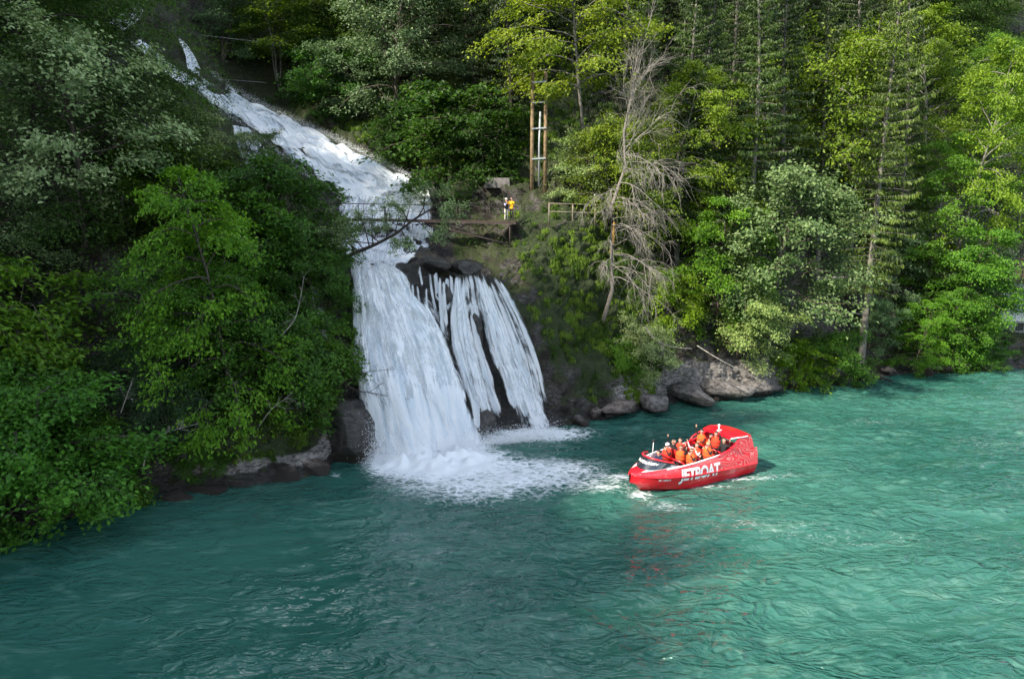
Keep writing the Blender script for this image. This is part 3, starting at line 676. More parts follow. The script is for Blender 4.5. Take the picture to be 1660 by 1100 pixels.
def spruce(seed, H, Rr, barkm=None, dens=1.0, t0=.12, bare=False, hang=.5, top=1.0, strip=.032, valb=.5):
    rng = np.random.default_rng(seed); lines = []; S = []; 
    tp = curve_pts((0, 0, -.8), (0, 0, 1), H + .8, 14, rng, .015); lines.append((tp, np.linspace(.24, .02, 15)))
    nb = int(H * 7.5); C = []; Dn = []; Ls = []; vv = []
    for i in range(nb):
        t = t0 + (1 - t0) * (i / nb); z = t * H; k = t * 14; k0 = int(min(k, 13)); p = tp[k0] + (tp[k0+1]-tp[k0]) * (k-k0)
        az = i * 2.4 + rng.uniform(-.5, .5); L = Rr * (1.02 - t) ** .75 * rng.uniform(.6, 1.15) * (.65 + .35 * min(1, (t - t0) / .15))
        d = np.array([math.cos(az), math.sin(az), -.12 + .6 * t]); lp = curve_pts(p, d, L, 6, rng, .05, grav=.09 * (1 - t))
        lp[-1, 2] += .12 * L; lines.append((lp, np.linspace(.03, .006, 7)))
        if rng.uniform() > dens: continue
        m_ = int(50 + 100 * L / Rr); f = rng.uniform(.04, 1, m_) ** .65 * 6; k1 = np.minimum(f.astype(int), 5); q = lp[k1] + (lp[k1+1]-lp[k1]) * (f-k1)[:, None]
        side = np.array([-math.sin(az), math.cos(az), 0]); w_ = (rng.normal(0, .22, m_) * (1.3 - f / 8))
        q = q + side * w_[:, None] * (L * .55 + .25); C.append(q)
        dn = np.stack([np.full(m_, math.cos(az)) * .35 + side[0] * np.sign(w_) * .5, np.full(m_, math.sin(az)) * .35 + side[1] * np.sign(w_) * .5, -hang - rng.uniform(0, .9, m_)], 1) + rng.normal(0, .2, (m_, 3))
        Dn.append(dn); Ls.append(rng.uniform(.12, .42, m_) * (1.1 - .45 * t)); vv.append(np.full(m_, np.clip(rng.normal(valb, .2), 0, 1)))
    C = np.concatenate(C); Dn = np.concatenate(Dn); Ls = np.concatenate(Ls)[:, None]; vv = np.concatenate(vv); Dn /= np.linalg.norm(Dn, axis=1, keepdims=True)
    sd = np.cross(Dn, rng.normal(0, 1, Dn.shape)); sd /= np.linalg.norm(sd, axis=1, keepdims=True); wd = strip * rng.uniform(.7, 1.6, (len(C), 1))
    V = np.stack([C - sd * wd * .5, C + Dn * Ls * .6 - sd * wd, C + Dn * Ls, C + Dn * Ls * .5 + sd * wd], 1).reshape(-1, 3)
    Fq = np.arange(len(V)).reshape(-1, 4); TVv, TFf = tubes_np(lines, 5)
    v = np.clip(vv + rng.uniform(-.3, .3, len(vv)), 0, 1)
    return (mesh_np('trunk', TVv, TFf, [barkm or M_BARKG]), mesh_np('crown', V, Fq, [M_NEED], {'v': ('FACE', v)}, smooth=False))

PROTO = {}
def proto(key, fn):
    if key not in PROTO: PROTO[key] = fn()
    return PROTO[key]
KIND = {
 # name, category, builder ; native height / radius for scaling
 'mapleA': ('maple_tree', 'tree', 14, lambda: broadleaf(1, 14, 4.2, M_MAPLE, M_BARKG, 32, .19, 32, .18, flat=.28, clr=.36, droop=.10)),
 'mapleT': ('maple_tree', 'tree', 14, lambda: broadleaf(21, 14, 4.2, M_MAPLE, M_BARKG, 26, .19, 32, .52, flat=.28, clr=.38, droop=.10)),
 'mapleB': ('maple_tree', 'tree', 12, lambda: broadleaf(2, 12, 4.4, M_MAPLE, M_BARK, 30, .21, 34, .15, flat=.22, clr=.38, droop=.14, ups=.3)),
 'mapleC': ('maple_tree', 'tree', 9, lambda: broadleaf(3, 9, 3.0, M_MAPLE, M_BARKG, 20, .18, 28, .35, flat=.25, clr=.45, droop=.06, stems=3, trunkr=.07, subs=3)),
 'beamA': ('whitebeam_tree', 'tree', 9, lambda: broadleaf(4, 9, 3.8, M_WHITE, M_BARK, 26, .17, 36, .2, flat=.6, clr=.28, droop=.04, ups=.6, valb=.45)),
 'beamB': ('whitebeam_tree', 'tree', 7, lambda: broadleaf(5, 7, 3.0, M_WHITE, M_BARK, 13, .17, 30, .12, stems=2, flat=.6, clr=.27, droop=.05, ups=.5, valb=.5)),
 'bushA': ('bush', 'bush', 4, lambda: broadleaf(6, 4, 2.4, M_BUSH, M_BARK, 10, .15, 26, .08, stems=4, flat=.6, clr=.21, droop=.08, trunkr=.05, shape='dome')),
 'bushB': ('bush', 'bush', 4, lambda: broadleaf(7, 4, 2.6, M_MAPLE, M_BARK, 9, .19, 18, .08, stems=4, flat=.35, clr=.27, droop=.14, trunkr=.05, shape='dome', ups=.25)),
 'bushC': ('willow_bush', 'bush', 5, lambda: broadleaf(8, 5, 2.8, M_WHITE, M_BARKG, 10, .12, 34, .08, stems=4, flat=.8, clr=.34, droop=.05, trunkr=.05, shape='dome', valb=.2)),
 'beech': ('beech_tree', 'tree', 16, lambda: broadleaf(9, 16, 5.0, M_BUSH, M_BARKD, 40, .13, 60, .06, flat=.22, clr=.6, droop=.10, ups=.15, valb=.3)),
 'spruceA': ('spruce_tree', 'tree', 24, lambda: spruce(11, 24, 3.4)),
 'spruceB': ('spruce_tree', 'tree', 26, lambda: spruce(12, 26, 3.0, M_BARKG, .9, .22, valb=.65, hang=.9, strip=.026)),
 'spruceC': ('spruce_tree', 'tree', 20, lambda: spruce(13, 20, 3.8, M_BARKD, 1, .05, hang=.7, valb=.3)),
}
def plant(kind, px, py, hpx, label, tint=(1, 1, 1), wid=1.0, rot=None, lean=0, group=None, dD=0.0, rng=random.Random(3), pos=None):
    """px,py: where its foot stands on the slope; hpx: height in photo pixels"""
    nm, cat, H0, fn = KIND[kind]; tr, cr = proto(kind, fn)
    h = pos if pos is not None else hit(px, py)
    if h is None: print('NO HIT', kind, px, py); return None
    h = Vector(h); h.y += dD; h.z = ground(h.x, h.y) if dD else h.z
    dist = h.y * CP + (CAMZ - h.z) * SP; s = (hpx * dist / F) / H0
    r = rng.uniform(0, 6.28) if rot is None else rot
    e = empty(nm, h); e.rotation_euler = (R(lean if isinstance(lean, (int, float)) else lean[0]), R(0 if isinstance(lean, (int, float)) else lean[1]), r); e.scale = (s * wid, s * wid, s)
    if not isinstance(lean, (int, float)):
        e.rotation_mode = 'ZYX'; e.rotation_euler = (R(lean[0]), R(lean[1]), r)
        q = Matrix.Rotation(R(lean[1]), 3, 'Y') @ Matrix.Rotation(R(lean[0]), 3, 'X') @ Matrix.Rotation(r, 3, 'Z')
        e.rotation_mode = 'XYZ'; e.rotation_euler = q.to_euler()
    tag(e, label, cat, group)
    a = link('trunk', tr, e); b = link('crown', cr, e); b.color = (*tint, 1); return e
# (kind, px, py foot, height px, label, tint (darkened for shaded trees), width factor, lean(x,y))
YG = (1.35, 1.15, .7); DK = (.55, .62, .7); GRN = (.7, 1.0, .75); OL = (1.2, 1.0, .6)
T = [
 # shaded left bank, the shade put into darker leaf tints
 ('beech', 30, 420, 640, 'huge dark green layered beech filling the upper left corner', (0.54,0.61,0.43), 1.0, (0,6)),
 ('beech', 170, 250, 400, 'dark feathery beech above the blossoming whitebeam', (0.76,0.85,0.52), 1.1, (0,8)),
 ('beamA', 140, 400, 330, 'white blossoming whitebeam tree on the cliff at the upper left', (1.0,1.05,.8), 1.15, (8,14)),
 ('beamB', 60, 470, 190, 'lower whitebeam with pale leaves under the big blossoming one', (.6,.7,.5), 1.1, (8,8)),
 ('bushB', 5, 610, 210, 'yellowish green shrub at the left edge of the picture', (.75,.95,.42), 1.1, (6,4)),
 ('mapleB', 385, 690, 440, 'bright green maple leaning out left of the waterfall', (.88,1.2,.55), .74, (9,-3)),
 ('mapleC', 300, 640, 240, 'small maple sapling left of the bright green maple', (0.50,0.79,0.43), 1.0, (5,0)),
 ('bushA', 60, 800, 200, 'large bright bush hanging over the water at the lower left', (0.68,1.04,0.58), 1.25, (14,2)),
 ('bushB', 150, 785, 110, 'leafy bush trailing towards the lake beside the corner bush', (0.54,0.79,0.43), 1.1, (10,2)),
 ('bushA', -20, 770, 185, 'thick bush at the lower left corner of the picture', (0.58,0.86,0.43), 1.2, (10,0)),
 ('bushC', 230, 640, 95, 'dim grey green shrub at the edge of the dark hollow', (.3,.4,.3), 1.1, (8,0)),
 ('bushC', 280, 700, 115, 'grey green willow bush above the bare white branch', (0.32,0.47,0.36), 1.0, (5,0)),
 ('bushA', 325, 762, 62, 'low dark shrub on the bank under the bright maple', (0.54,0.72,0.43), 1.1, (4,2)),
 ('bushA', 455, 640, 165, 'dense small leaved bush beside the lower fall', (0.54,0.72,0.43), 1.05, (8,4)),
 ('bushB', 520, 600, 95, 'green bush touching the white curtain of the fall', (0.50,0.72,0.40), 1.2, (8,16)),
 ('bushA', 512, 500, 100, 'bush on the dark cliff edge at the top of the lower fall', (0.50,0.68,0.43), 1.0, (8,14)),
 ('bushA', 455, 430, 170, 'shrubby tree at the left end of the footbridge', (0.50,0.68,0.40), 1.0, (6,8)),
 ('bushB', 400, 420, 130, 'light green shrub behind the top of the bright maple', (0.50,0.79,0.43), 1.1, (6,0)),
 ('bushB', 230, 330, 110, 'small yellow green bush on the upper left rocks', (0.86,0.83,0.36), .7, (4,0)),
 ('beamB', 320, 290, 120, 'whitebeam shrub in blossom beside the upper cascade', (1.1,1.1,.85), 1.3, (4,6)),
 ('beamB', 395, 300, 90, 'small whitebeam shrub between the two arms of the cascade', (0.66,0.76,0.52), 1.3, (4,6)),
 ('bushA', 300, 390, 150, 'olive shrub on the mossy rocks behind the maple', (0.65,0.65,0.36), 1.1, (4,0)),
 # above and beside the upper cascade, tints also darkened for shade
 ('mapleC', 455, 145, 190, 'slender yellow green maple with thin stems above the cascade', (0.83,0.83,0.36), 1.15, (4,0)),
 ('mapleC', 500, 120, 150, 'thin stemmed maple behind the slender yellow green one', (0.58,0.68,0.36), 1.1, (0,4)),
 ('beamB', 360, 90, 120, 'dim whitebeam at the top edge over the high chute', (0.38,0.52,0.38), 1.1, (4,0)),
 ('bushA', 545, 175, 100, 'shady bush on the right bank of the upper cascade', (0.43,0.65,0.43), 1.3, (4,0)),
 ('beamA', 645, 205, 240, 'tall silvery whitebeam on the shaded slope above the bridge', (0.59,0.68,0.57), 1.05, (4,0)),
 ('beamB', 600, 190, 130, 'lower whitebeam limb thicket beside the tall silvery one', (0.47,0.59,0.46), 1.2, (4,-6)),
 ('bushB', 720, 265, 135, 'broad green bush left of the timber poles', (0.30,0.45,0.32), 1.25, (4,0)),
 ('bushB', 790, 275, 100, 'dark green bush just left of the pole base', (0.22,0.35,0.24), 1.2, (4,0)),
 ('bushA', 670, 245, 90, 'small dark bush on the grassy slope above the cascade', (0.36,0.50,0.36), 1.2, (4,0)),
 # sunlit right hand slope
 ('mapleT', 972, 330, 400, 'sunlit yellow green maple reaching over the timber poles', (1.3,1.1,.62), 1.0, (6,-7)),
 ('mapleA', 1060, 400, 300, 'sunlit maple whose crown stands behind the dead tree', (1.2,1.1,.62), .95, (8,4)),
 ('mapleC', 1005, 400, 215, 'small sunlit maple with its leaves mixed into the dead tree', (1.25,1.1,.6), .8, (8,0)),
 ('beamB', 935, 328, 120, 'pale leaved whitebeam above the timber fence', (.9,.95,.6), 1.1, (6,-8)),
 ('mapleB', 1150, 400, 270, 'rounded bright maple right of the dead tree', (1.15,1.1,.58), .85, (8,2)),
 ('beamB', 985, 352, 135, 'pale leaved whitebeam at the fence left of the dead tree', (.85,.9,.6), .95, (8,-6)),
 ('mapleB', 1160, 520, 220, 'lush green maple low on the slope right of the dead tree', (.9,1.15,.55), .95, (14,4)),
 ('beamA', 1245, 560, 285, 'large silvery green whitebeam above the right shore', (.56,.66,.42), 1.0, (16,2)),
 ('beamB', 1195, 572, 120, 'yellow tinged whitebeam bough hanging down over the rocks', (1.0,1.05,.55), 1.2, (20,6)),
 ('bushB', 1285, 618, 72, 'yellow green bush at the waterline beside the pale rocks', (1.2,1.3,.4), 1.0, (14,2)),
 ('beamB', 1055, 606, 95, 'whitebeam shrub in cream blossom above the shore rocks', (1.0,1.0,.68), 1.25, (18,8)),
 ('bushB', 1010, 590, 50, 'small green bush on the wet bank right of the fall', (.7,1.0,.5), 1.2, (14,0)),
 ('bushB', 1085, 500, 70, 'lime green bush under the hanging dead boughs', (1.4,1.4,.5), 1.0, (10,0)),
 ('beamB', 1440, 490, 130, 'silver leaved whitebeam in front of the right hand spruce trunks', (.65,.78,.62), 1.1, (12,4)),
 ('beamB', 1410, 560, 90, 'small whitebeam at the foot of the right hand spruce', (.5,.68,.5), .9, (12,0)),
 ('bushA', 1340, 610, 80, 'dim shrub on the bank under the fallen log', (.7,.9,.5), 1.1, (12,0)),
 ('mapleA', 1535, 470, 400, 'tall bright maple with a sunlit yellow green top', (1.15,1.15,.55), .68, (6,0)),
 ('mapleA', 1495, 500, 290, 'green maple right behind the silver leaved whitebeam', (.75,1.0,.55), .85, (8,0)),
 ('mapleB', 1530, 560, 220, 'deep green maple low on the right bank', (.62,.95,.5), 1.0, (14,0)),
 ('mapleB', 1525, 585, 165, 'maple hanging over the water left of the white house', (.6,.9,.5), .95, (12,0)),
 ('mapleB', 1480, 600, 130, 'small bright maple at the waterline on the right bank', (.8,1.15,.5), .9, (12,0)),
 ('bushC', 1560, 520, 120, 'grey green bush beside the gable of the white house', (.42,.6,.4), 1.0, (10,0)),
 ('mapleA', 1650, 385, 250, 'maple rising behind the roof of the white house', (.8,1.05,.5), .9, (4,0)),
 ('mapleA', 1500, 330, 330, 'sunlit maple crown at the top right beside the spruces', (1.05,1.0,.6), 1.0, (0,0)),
 ('beech', 1600, 330, 290, 'fine leaved tree below the distant mountainside', (1.5,1.5,.8), .9, (0,0)),
 ('bushA', 1590, 590, 45, 'low bush on the stony shore below the white house', (.6,.9,.5), 1.3, (8,0)),
 # conifers one can single out
 ('spruceB', 1395, 590, 620, 'tall sparse spruce with a sunlit top on the right slope', (1.0,1.0,.75), 1.15, (0,0)),
 ('spruceA', 1378, 420, 560, 'dark spruce standing close behind the sparse sunlit one', (.5,.58,.46), .9, (0,0)),
 ('spruceA', 1210, 480, 600, 'tall dense spruce between the rounded maple and the dark gap', (.62,.74,.58), 1.0, (0,0)),
 ('spruceA', 1130, 370, 520, 'spruce rising behind the rounded bright maple', (.6,.72,.55), 1.0, (0,0)),
 ('spruceA', 1095, 430, 560, 'dark spruce just right of the dead tree', (.5,.62,.46), .9, (0,0)),
 ('spruceA', 1262, 430, 540, 'dark spruce above the large silvery whitebeam', (.42,.52,.4), 1.0, (0,0)),
 ('spruceB', 1325, 440, 520, 'dim thin spruce in the dark gap of the right slope', (.5,.55,.42), 1.0, (0,0)),
 ('spruceA', 1452, 470, 560, 'olive spruce right of the tall sparse one', (.75,.8,.52), .9, (0,0)),
 ('spruceC', 985, 300, 420, 'spruce behind the sunlit maple above the poles', (.5,.62,.46), .9, (0,0)),
 ('spruceA', 1050, 330, 470, 'slender spruce behind the upper fan of the dead tree', (.62,.75,.5), .8, (0,0)),
 ('spruceC', 830, 230, 380, 'dark layered spruce behind the timber poles', (0.40,0.47,0.36), 1.0, (0,0)),
 ('spruceC', 770, 200, 330, 'dark spruce between the silvery whitebeam and the poles', (0.47,0.57,0.43), 1.1, (0,0)),
 ('mapleC', 1300, 380, 330, 'thin maple with sparse yellow tiers in the dark gap', (1.0,.95,.5), .8, (0,0)),
]
trng = random.Random(8)
for row in T:
    k, px, py, hp, lab, tint, wd, ln = row
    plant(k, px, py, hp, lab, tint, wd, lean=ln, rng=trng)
# dark forest that closes the slope behind
fr = random.Random(21); cnt = 0
for i in range(150):
    px = fr.uniform(-60, 1720); py = fr.choice([fr.uniform(-60, 110), fr.uniform(-150, 200), fr.uniform(100, 230)])
    if 130 < px < 860 and py > 0:
        # keep the cascade and its banks free
        cy = np.interp(px, [150, 290, 420, 560, 690, 860], [40, 100, 200, 250, 300, 270])
        if py > cy - 100: continue
    if 130 < px < 420 and py > -120: continue
    if px < 130 and py > 120: continue
    if px > 1585 and py < 140: continue
    if 420 <= px < 560 and py > -10: continue
    h = hit(px, py)
    if h is None or h.y > 150: continue
    kd = fr.choice(['spruceA', 'spruceC', 'spruceC', 'beech'] if px < 800 else ['spruceA', 'spruceA', 'spruceC']) if px < 1450 else fr.choice(['mapleA', 'beech', 'spruceA'])
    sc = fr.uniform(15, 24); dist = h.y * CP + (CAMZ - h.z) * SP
    dark = .30 if px < 850 else .48  # shade on the left forest is put into its leaf tint
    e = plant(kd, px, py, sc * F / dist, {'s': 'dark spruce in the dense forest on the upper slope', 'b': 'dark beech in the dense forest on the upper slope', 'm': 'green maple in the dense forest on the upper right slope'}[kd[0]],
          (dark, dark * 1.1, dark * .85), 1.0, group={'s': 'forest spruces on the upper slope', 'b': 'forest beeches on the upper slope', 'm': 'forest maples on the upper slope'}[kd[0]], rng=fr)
    cnt += 1
print('forest', cnt)
# ------------------------------------------------------------- dead tree and bare boughs
def bare_branches(lines, p0, d0, L, r, rng, depth, grav, kids=6, wig=.14, up=0.0):
    k = 8 if depth > 0 else 5
    pts = curve_pts(p0, d0, L, k, rng, wig, grav=grav, up=up); lines.append((pts, np.linspace(r, r * .35, k + 1)))
    if depth <= 0: return
    for q in range(kids):
        f = rng.uniform(.2, .98) * k; i = int(min(f, k - 1)); p = pts[i] + (pts[i+1] - pts[i]) * (f - i)
        d = pts[i+1] - pts[i]; d /= np.linalg.norm(d); d = d + rng.normal(0, .55, 3)
        bare_branches(lines, p, d, L * rng.uniform(.3, .6), r * .5, rng, depth - 1, grav * 1.1, max(3, kids - 1), wig, up)
M_LICH = simple('lichen', (.30, .17, .04), .95, var=.5, vscale=6)
def lines_obj(name, lines, mat, parent, n=4):
    V, Fq = tubes_np(lines, n)
    return link(name, mesh_np(name, V, Fq, [mat]), parent)
rng = np.random.default_rng(77)
base = Vector(hit(985, 520)); D0 = base.y
def loc(px, py, D): return np.array(P(px, py, D) - base)
dt = tag(empty('dead_tree', base), 'bare dead tree with a fan of pale drooping branches on the sunlit slope', 'dead tree')
Dt = D0 - .8
tpts = np.array([loc(975, 530, D0 + .3), loc(985, 470, Dt), loc(993, 400, Dt), loc(998, 330, Dt - .3), loc(1003, 270, Dt - .3), loc(1012, 210, Dt), loc(1024, 150, Dt + .3), loc(1040, 80, Dt + .8)])
tpts[1:6] += np.random.default_rng(3).normal(0, .14, (5, 3))
lines_obj('trunk', [(tpts, np.array([.17, .15, .13, .12, .10, .07, .05, .02]))], M_BARKG, dt, 8)
lines_obj('lichen_patch', [(np.array([loc(990, 410, Dt - .04), loc(994, 385, Dt - .05), loc(996, 360, Dt - .2)]), np.array([.10, .15, .08]))], M_LICH, dt, 8)
ln = []
for q in range(36):      # drooping skirt
    f = rng.uniform(1.2, 4.6); i = int(f); p = tpts[i] + (tpts[i+1] - tpts[i]) * (f - i)
    az = rng.uniform(-2.4, .75); d = np.array([math.cos(az) * 1.0, math.sin(az), .25 + rng.uniform(-.2, .35)]); Lq = rng.uniform(2.4, 5.4) * (1.0 if math.cos(az) > 0 else .62)
    bare_branches(ln, p, d, Lq, rng.uniform(.022, .045), rng, 2, .13, 7, .16)
lines_obj('drooping_branches', ln, M_DEAD, dt, 3)
ln = []
for q in range(18):      # upward fan
    f = rng.uniform(4.2, 6.6); i = int(f); p = tpts[i] + (tpts[i+1] - tpts[i]) * (f - i)
    az = rng.uniform(-1.9, .8); d = np.array([math.cos(az) * .8, math.sin(az) * .5, 1.0 + rng.uniform(-.5, .6)]); 
    bare_branches(ln, p, d, rng.uniform(2.2, 4.6), rng.uniform(.02, .035), rng, 2, .0, 7, .12, up=.02)
lines_obj('upright_branches', ln, M_DEAD, dt, 3)
def bough(name, label, cat, pts, r0, r1, mat, D=None, kids=10, kl=.9, seed=1, depth=1, grav=.02, mats=None):
    r = np.random.default_rng(seed); b0 = P(*pts[0]); e = tag(empty(name, b0), label, cat)
    pp = np.array([P(*p) - b0 for p in pts]); ts = np.linspace(0, len(pp) - 1, len(pp) * 3); pc = np.stack([np.interp(ts, np.arange(len(pp)), pp[:, i]) for i in range(3)], 1)
    pc[1:-1] = (pc[:-2] + pc[1:-1] + pc[2:]) / 3
    lines_obj('limb', [(pc, np.linspace(r0, r1, len(pc)))], mat, e, 6)
    ln = []
    for q in range(kids):
        f = r.uniform(.25, 1) * (len(pc) - 1); i = int(min(f, len(pc) - 2)); d = pc[i+1] - pc[i]; d /= np.linalg.norm(d) + 1e-9
        bare_branches(ln, pc[i], d + r.normal(0, .6, 3), kl * r.uniform(.4, 1.1), r1 * 1.3, r, depth, grav, 4, .14)
    lines_obj('twigs', ln, mat, e, 3); return e, pc, ln
bough('bare_bough', 'dark leafless bough reaching out in front of the lower fall', 'branch', [(520,590,39),(548,612,38.8),(575,633,38.6),(600,636,38.4),(628,642,38.4)], .05, .015, M_BARKD, kids=9, kl=1.1, seed=3, depth=2)
bough('bare_bough', 'upper leafless twig fork in front of the lower fall', 'branch', [(530,640,38.8),(560,618,38.7),(590,602,38.6),(640,598,38.6)], .04, .012, M_BARKD, kids=6, kl=.7, seed=4, depth=2)
bough('bleached_branch', 'white bleached dead branch hanging over the left bank', 'branch', [(232,758,31.6),(238,728,31.6),(262,702,31.8),(292,694,32),(322,686,32)], .035, .012, M_DEAD, kids=9, kl=.8, seed=5, depth=1)
bough('bleached_branch', 'thin grey dead branch standing beside the top of the lower fall', 'branch', [(455,545,36.5),(478,520,36.5),(486,490,36.6),(492,452,36.8)], .04, .012, M_DEAD, kids=7, kl=.8, seed=6, depth=1)
bough('fallen_branch', 'long pale dead branch lying down the bank above the pale rocks', 'branch', [(1130,560,49.2),(1165,582,48.6),(1200,600,48.8),(1232,616,49)], .05, .012, M_DEAD, kids=10, kl=1.6, seed=7, depth=1)
bough('fallen_branch', 'curved pale root like branch below the dead tree', 'branch', [(1046,530,49.5),(1058,548,49.2),(1085,562,49),(1122,565,49)], .06, .02, M_DEAD, kids=4, kl=1.2, seed=8, depth=1)
bough('fallen_log', 'grey fallen log sticking out from under the right hand spruces', 'log', [(1325,452,61.5),(1345,450,61.2),(1375,449,61)], .14, .10, M_DEAD, kids=3, kl=.5, seed=9, depth=0)
bough('fallen_log', 'thin pale pole lying across the bank of the right shore', 'log', [(1318,508,58),(1345,508,57.5),(1385,507,57.5),(1400,510,58)], .06, .03, M_DEAD, kids=4, kl=.5, seed=10, depth=0)
bough('fallen_log', 'dark fallen log lying in the hollow of the left bank', 'log', [(52,588,34.6),(80,596,34.4),(110,604,34.3),(128,600,34.3)], .16, .10, M_BARK, kids=4, kl=.9, seed=19, depth=0)
bough('bleached_branch', 'grey dead twigs arching over the bushes at the lower left', 'branch', [(196,668,31.8),(206,640,31.8),(216,612,32)], .025, .01, M_DEAD, kids=6, kl=.7, seed=20, depth=1)
bough('bleached_branch', 'thin dead twigs sticking out below the bright maple', 'branch', [(420,690,34.2),(440,662,34),(470,640,34)], .03, .01, M_DEAD, kids=7, kl=.8, seed=22, depth=1)
# overhanging whitebeam bough, trunk crossing in front of the bridge
r = np.random.default_rng(15)
b0 = P(538, 428, 44.2); ob = tag(empty('overhanging_tree', b0), 'whitebeam leaning from the left cliff across the water in front of the footbridge', 'tree')
lim = np.array([P(*q) - b0 for q in [(520,436,44.6),(545,424,44.2),(575,410,43.8),(605,398,43.5),(640,380,43.3),(672,355,43.2),(700,338,43.2),(722,328,43.3)]])
ll = [(lim, np.linspace(.17, .03, len(lim)))]; cc = []; oo = []
for f, tgt in [(2.5,(560,375)),(2.8,(585,352)),(3.0,(600,335)),(3.3,(560,360)),(3.6,(625,338)),(3.8,(640,395)),(4.0,(650,345)),(4.3,(665,405)),(4.4,(672,322)),(4.8,(640,330)),(5.0,(700,385)),(5.2,(700,318)),(5.6,(688,308)),(5.9,(735,352)),(6.2,(745,335)),(6.4,(722,312)),(6.6,(728,345)),(6.8,(715,372)),(3.2,(545,395)),(2.2,(528,368)),(2.0,(540,345)),(4.2,(615,372))]:
    i = int(f); p = lim[i] + (lim[i+1] - lim[i]) * (f - i); t = np.array(P(*tgt, 43.3 + r.uniform(-1.0, 1.0)) - b0)
    midp = (p + t) / 2 + np.array([0, 0, .12]); pts = np.array([p, (p + midp) / 2 + r.normal(0, .04, 3), midp, (midp + t) / 2 + r.normal(0, .05, 3), t]); ll.append((pts, np.linspace(.045, .012, 5)))
    dd = t - p; dd /= np.linalg.norm(dd)
    for q in range(7):
        s0 = pts[r.integers(2, 5)]; tw = curve_pts(s0, dd + r.normal(0, .8, 3) * np.array([1, 1, .6]), r.uniform(.35, 1.0), 3, r, .2); ll.append((tw, np.linspace(.012, .004, 4)))
        for e_ in (1, 2, 3): cc.append(tw[e_]); oo.append(dd)
cc = np.array(cc); oo = np.array(oo); n_ = len(cc); ii = np.repeat(np.arange(n_), r.poisson(13, n_))
Cc = cc[ii] + r.normal(0, .15, (len(ii), 3)) * np.array([1, 1, .6])
V, Fq, v = leaves_np(Cc, oo[ii], .15, r, val=r.uniform(.25, .9, n_)[ii])
lines_obj('trunk', ll, M_BARKD, ob, 6)
cr = link('crown', mesh_np('crown', V, Fq, [M_WHITE], {'v': ('FACE', v)}, smooth=False), ob); cr.color = (.8, .88, .66, 1)

# ------------------------------------------------------------- grass and undergrowth on the slope (nobody could count it)
def terrain_samples(n, rng, wfun):
    # sample terrain quads by weight
    q = Tn; c = (q[:-1,:-1] + q[1:,:-1] + q[1:,1:] + q[:-1,1:]) / 4
    a = np.linalg.norm(np.cross(q[1:,:-1] - q[:-1,:-1], q[:-1,1:] - q[:-1,:-1]), axis=-1)
    w_ = a * wfun(PXG[:-1,:-1], RP[:-1,:-1], c, nn[:-1,:-1]); w_ = w_.ravel() / w_.sum()
    k = rng.choice(len(w_), n, p=w_); i, j = np.unravel_index(k, a.shape); u, v = rng.uniform(0, 1, (2, n, 1))
    p = (q[i, j] * (1-u) + q[i+1, j] * u) * (1-v) + (q[i, j+1] * (1-u) + q[i+1, j+1] * u) * v
    return p, nn[i, j]
rg_ = np.random.default_rng(4)
clump = lambda c, s, sd: fbm(c * s, 3, sd)
def w_grass(px, rp, c, n):
    g = gr[:-1, :-1] * (1 - wet[:-1, :-1] * .9) * sstep(-.3, .12, clump(c, .9, 5)); g = np.maximum(g, .9 * sstep(818, 835, px) * (1 - sstep(1000, 1060, px)) * sstep(6.7, 6.95, rp) * (1 - sstep(7.0, 7.05, rp)) * 0)
    inpath = np.exp(-((rp - 7.05) / .22) ** 2) * sstep(800, 830, px)
    return g * (1 - np.clip(inpath, 0, .95))
def blades(n, wfun, L, wd, hangk, seedc):
    p, nr_ = terrain_samples(n, rg_, wfun); tuft = np.round(p * 2.2) / 2.2 + rg_.normal(0, .02, p.shape)
    d = nr_ * .9 + np.array([0, -.12, .55]) + rg_.normal(0, .32, p.shape); d /= np.linalg.norm(d, axis=1, keepdims=True)
    l = (L * rg_.uniform(.5, 1.3, n))[:, None]; s = np.cross(d, rg_.normal(0, 1, p.shape)); s /= np.linalg.norm(s, axis=1, keepdims=True); s *= wd
    m_ = p + d * l * .6; t = m_ + d * l * .25 + np.array([0, 0, -1]) * l * hangk
    V = np.stack([p - s, p + s, m_ + s * .9, t, m_ - s * .9], 1).reshape(-1, 3); b = np.arange(n)[:, None] * 5
    Fq = np.concatenate([b + np.array([[0, 1, 2, 4]]), ], 0); F3 = b + np.array([[4, 2, 3, 3]])
    v = np.clip(.5 + .9 * fbm(p * .9, 2, seedc) + rg_.uniform(-.25, .25, n), 0, 1)
    return V, np.concatenate([b + np.array([[0, 1, 2, 4]])]), b + np.array([[4, 2, 3]]), v
def mesh_qt(name, V, Q4, T3, v, mat):
    me = bpy.data.meshes.new(name); me.vertices.add(len(V)); me.vertices.foreach_set('co', np.asarray(V, np.float32).ravel())
    nq, nt3 = len(Q4), len(T3); me.loops.add(nq * 4 + nt3 * 3); me.loops.foreach_set('vertex_index', np.concatenate([Q4.ravel(), T3.ravel()]).astype(np.int32))
    me.polygons.add(nq + nt3); me.polygons.foreach_set('loop_start', np.concatenate([np.arange(nq) * 4, nq * 4 + np.arange(nt3) * 3]).astype(np.int32)); me.update(calc_edges=True); me.validate()
    a = me.attributes.new('v', 'FLOAT', 'FACE'); a.data.foreach_set('value', np.concatenate([v, v]).astype(np.float32)); me.materials.append(mat); return me
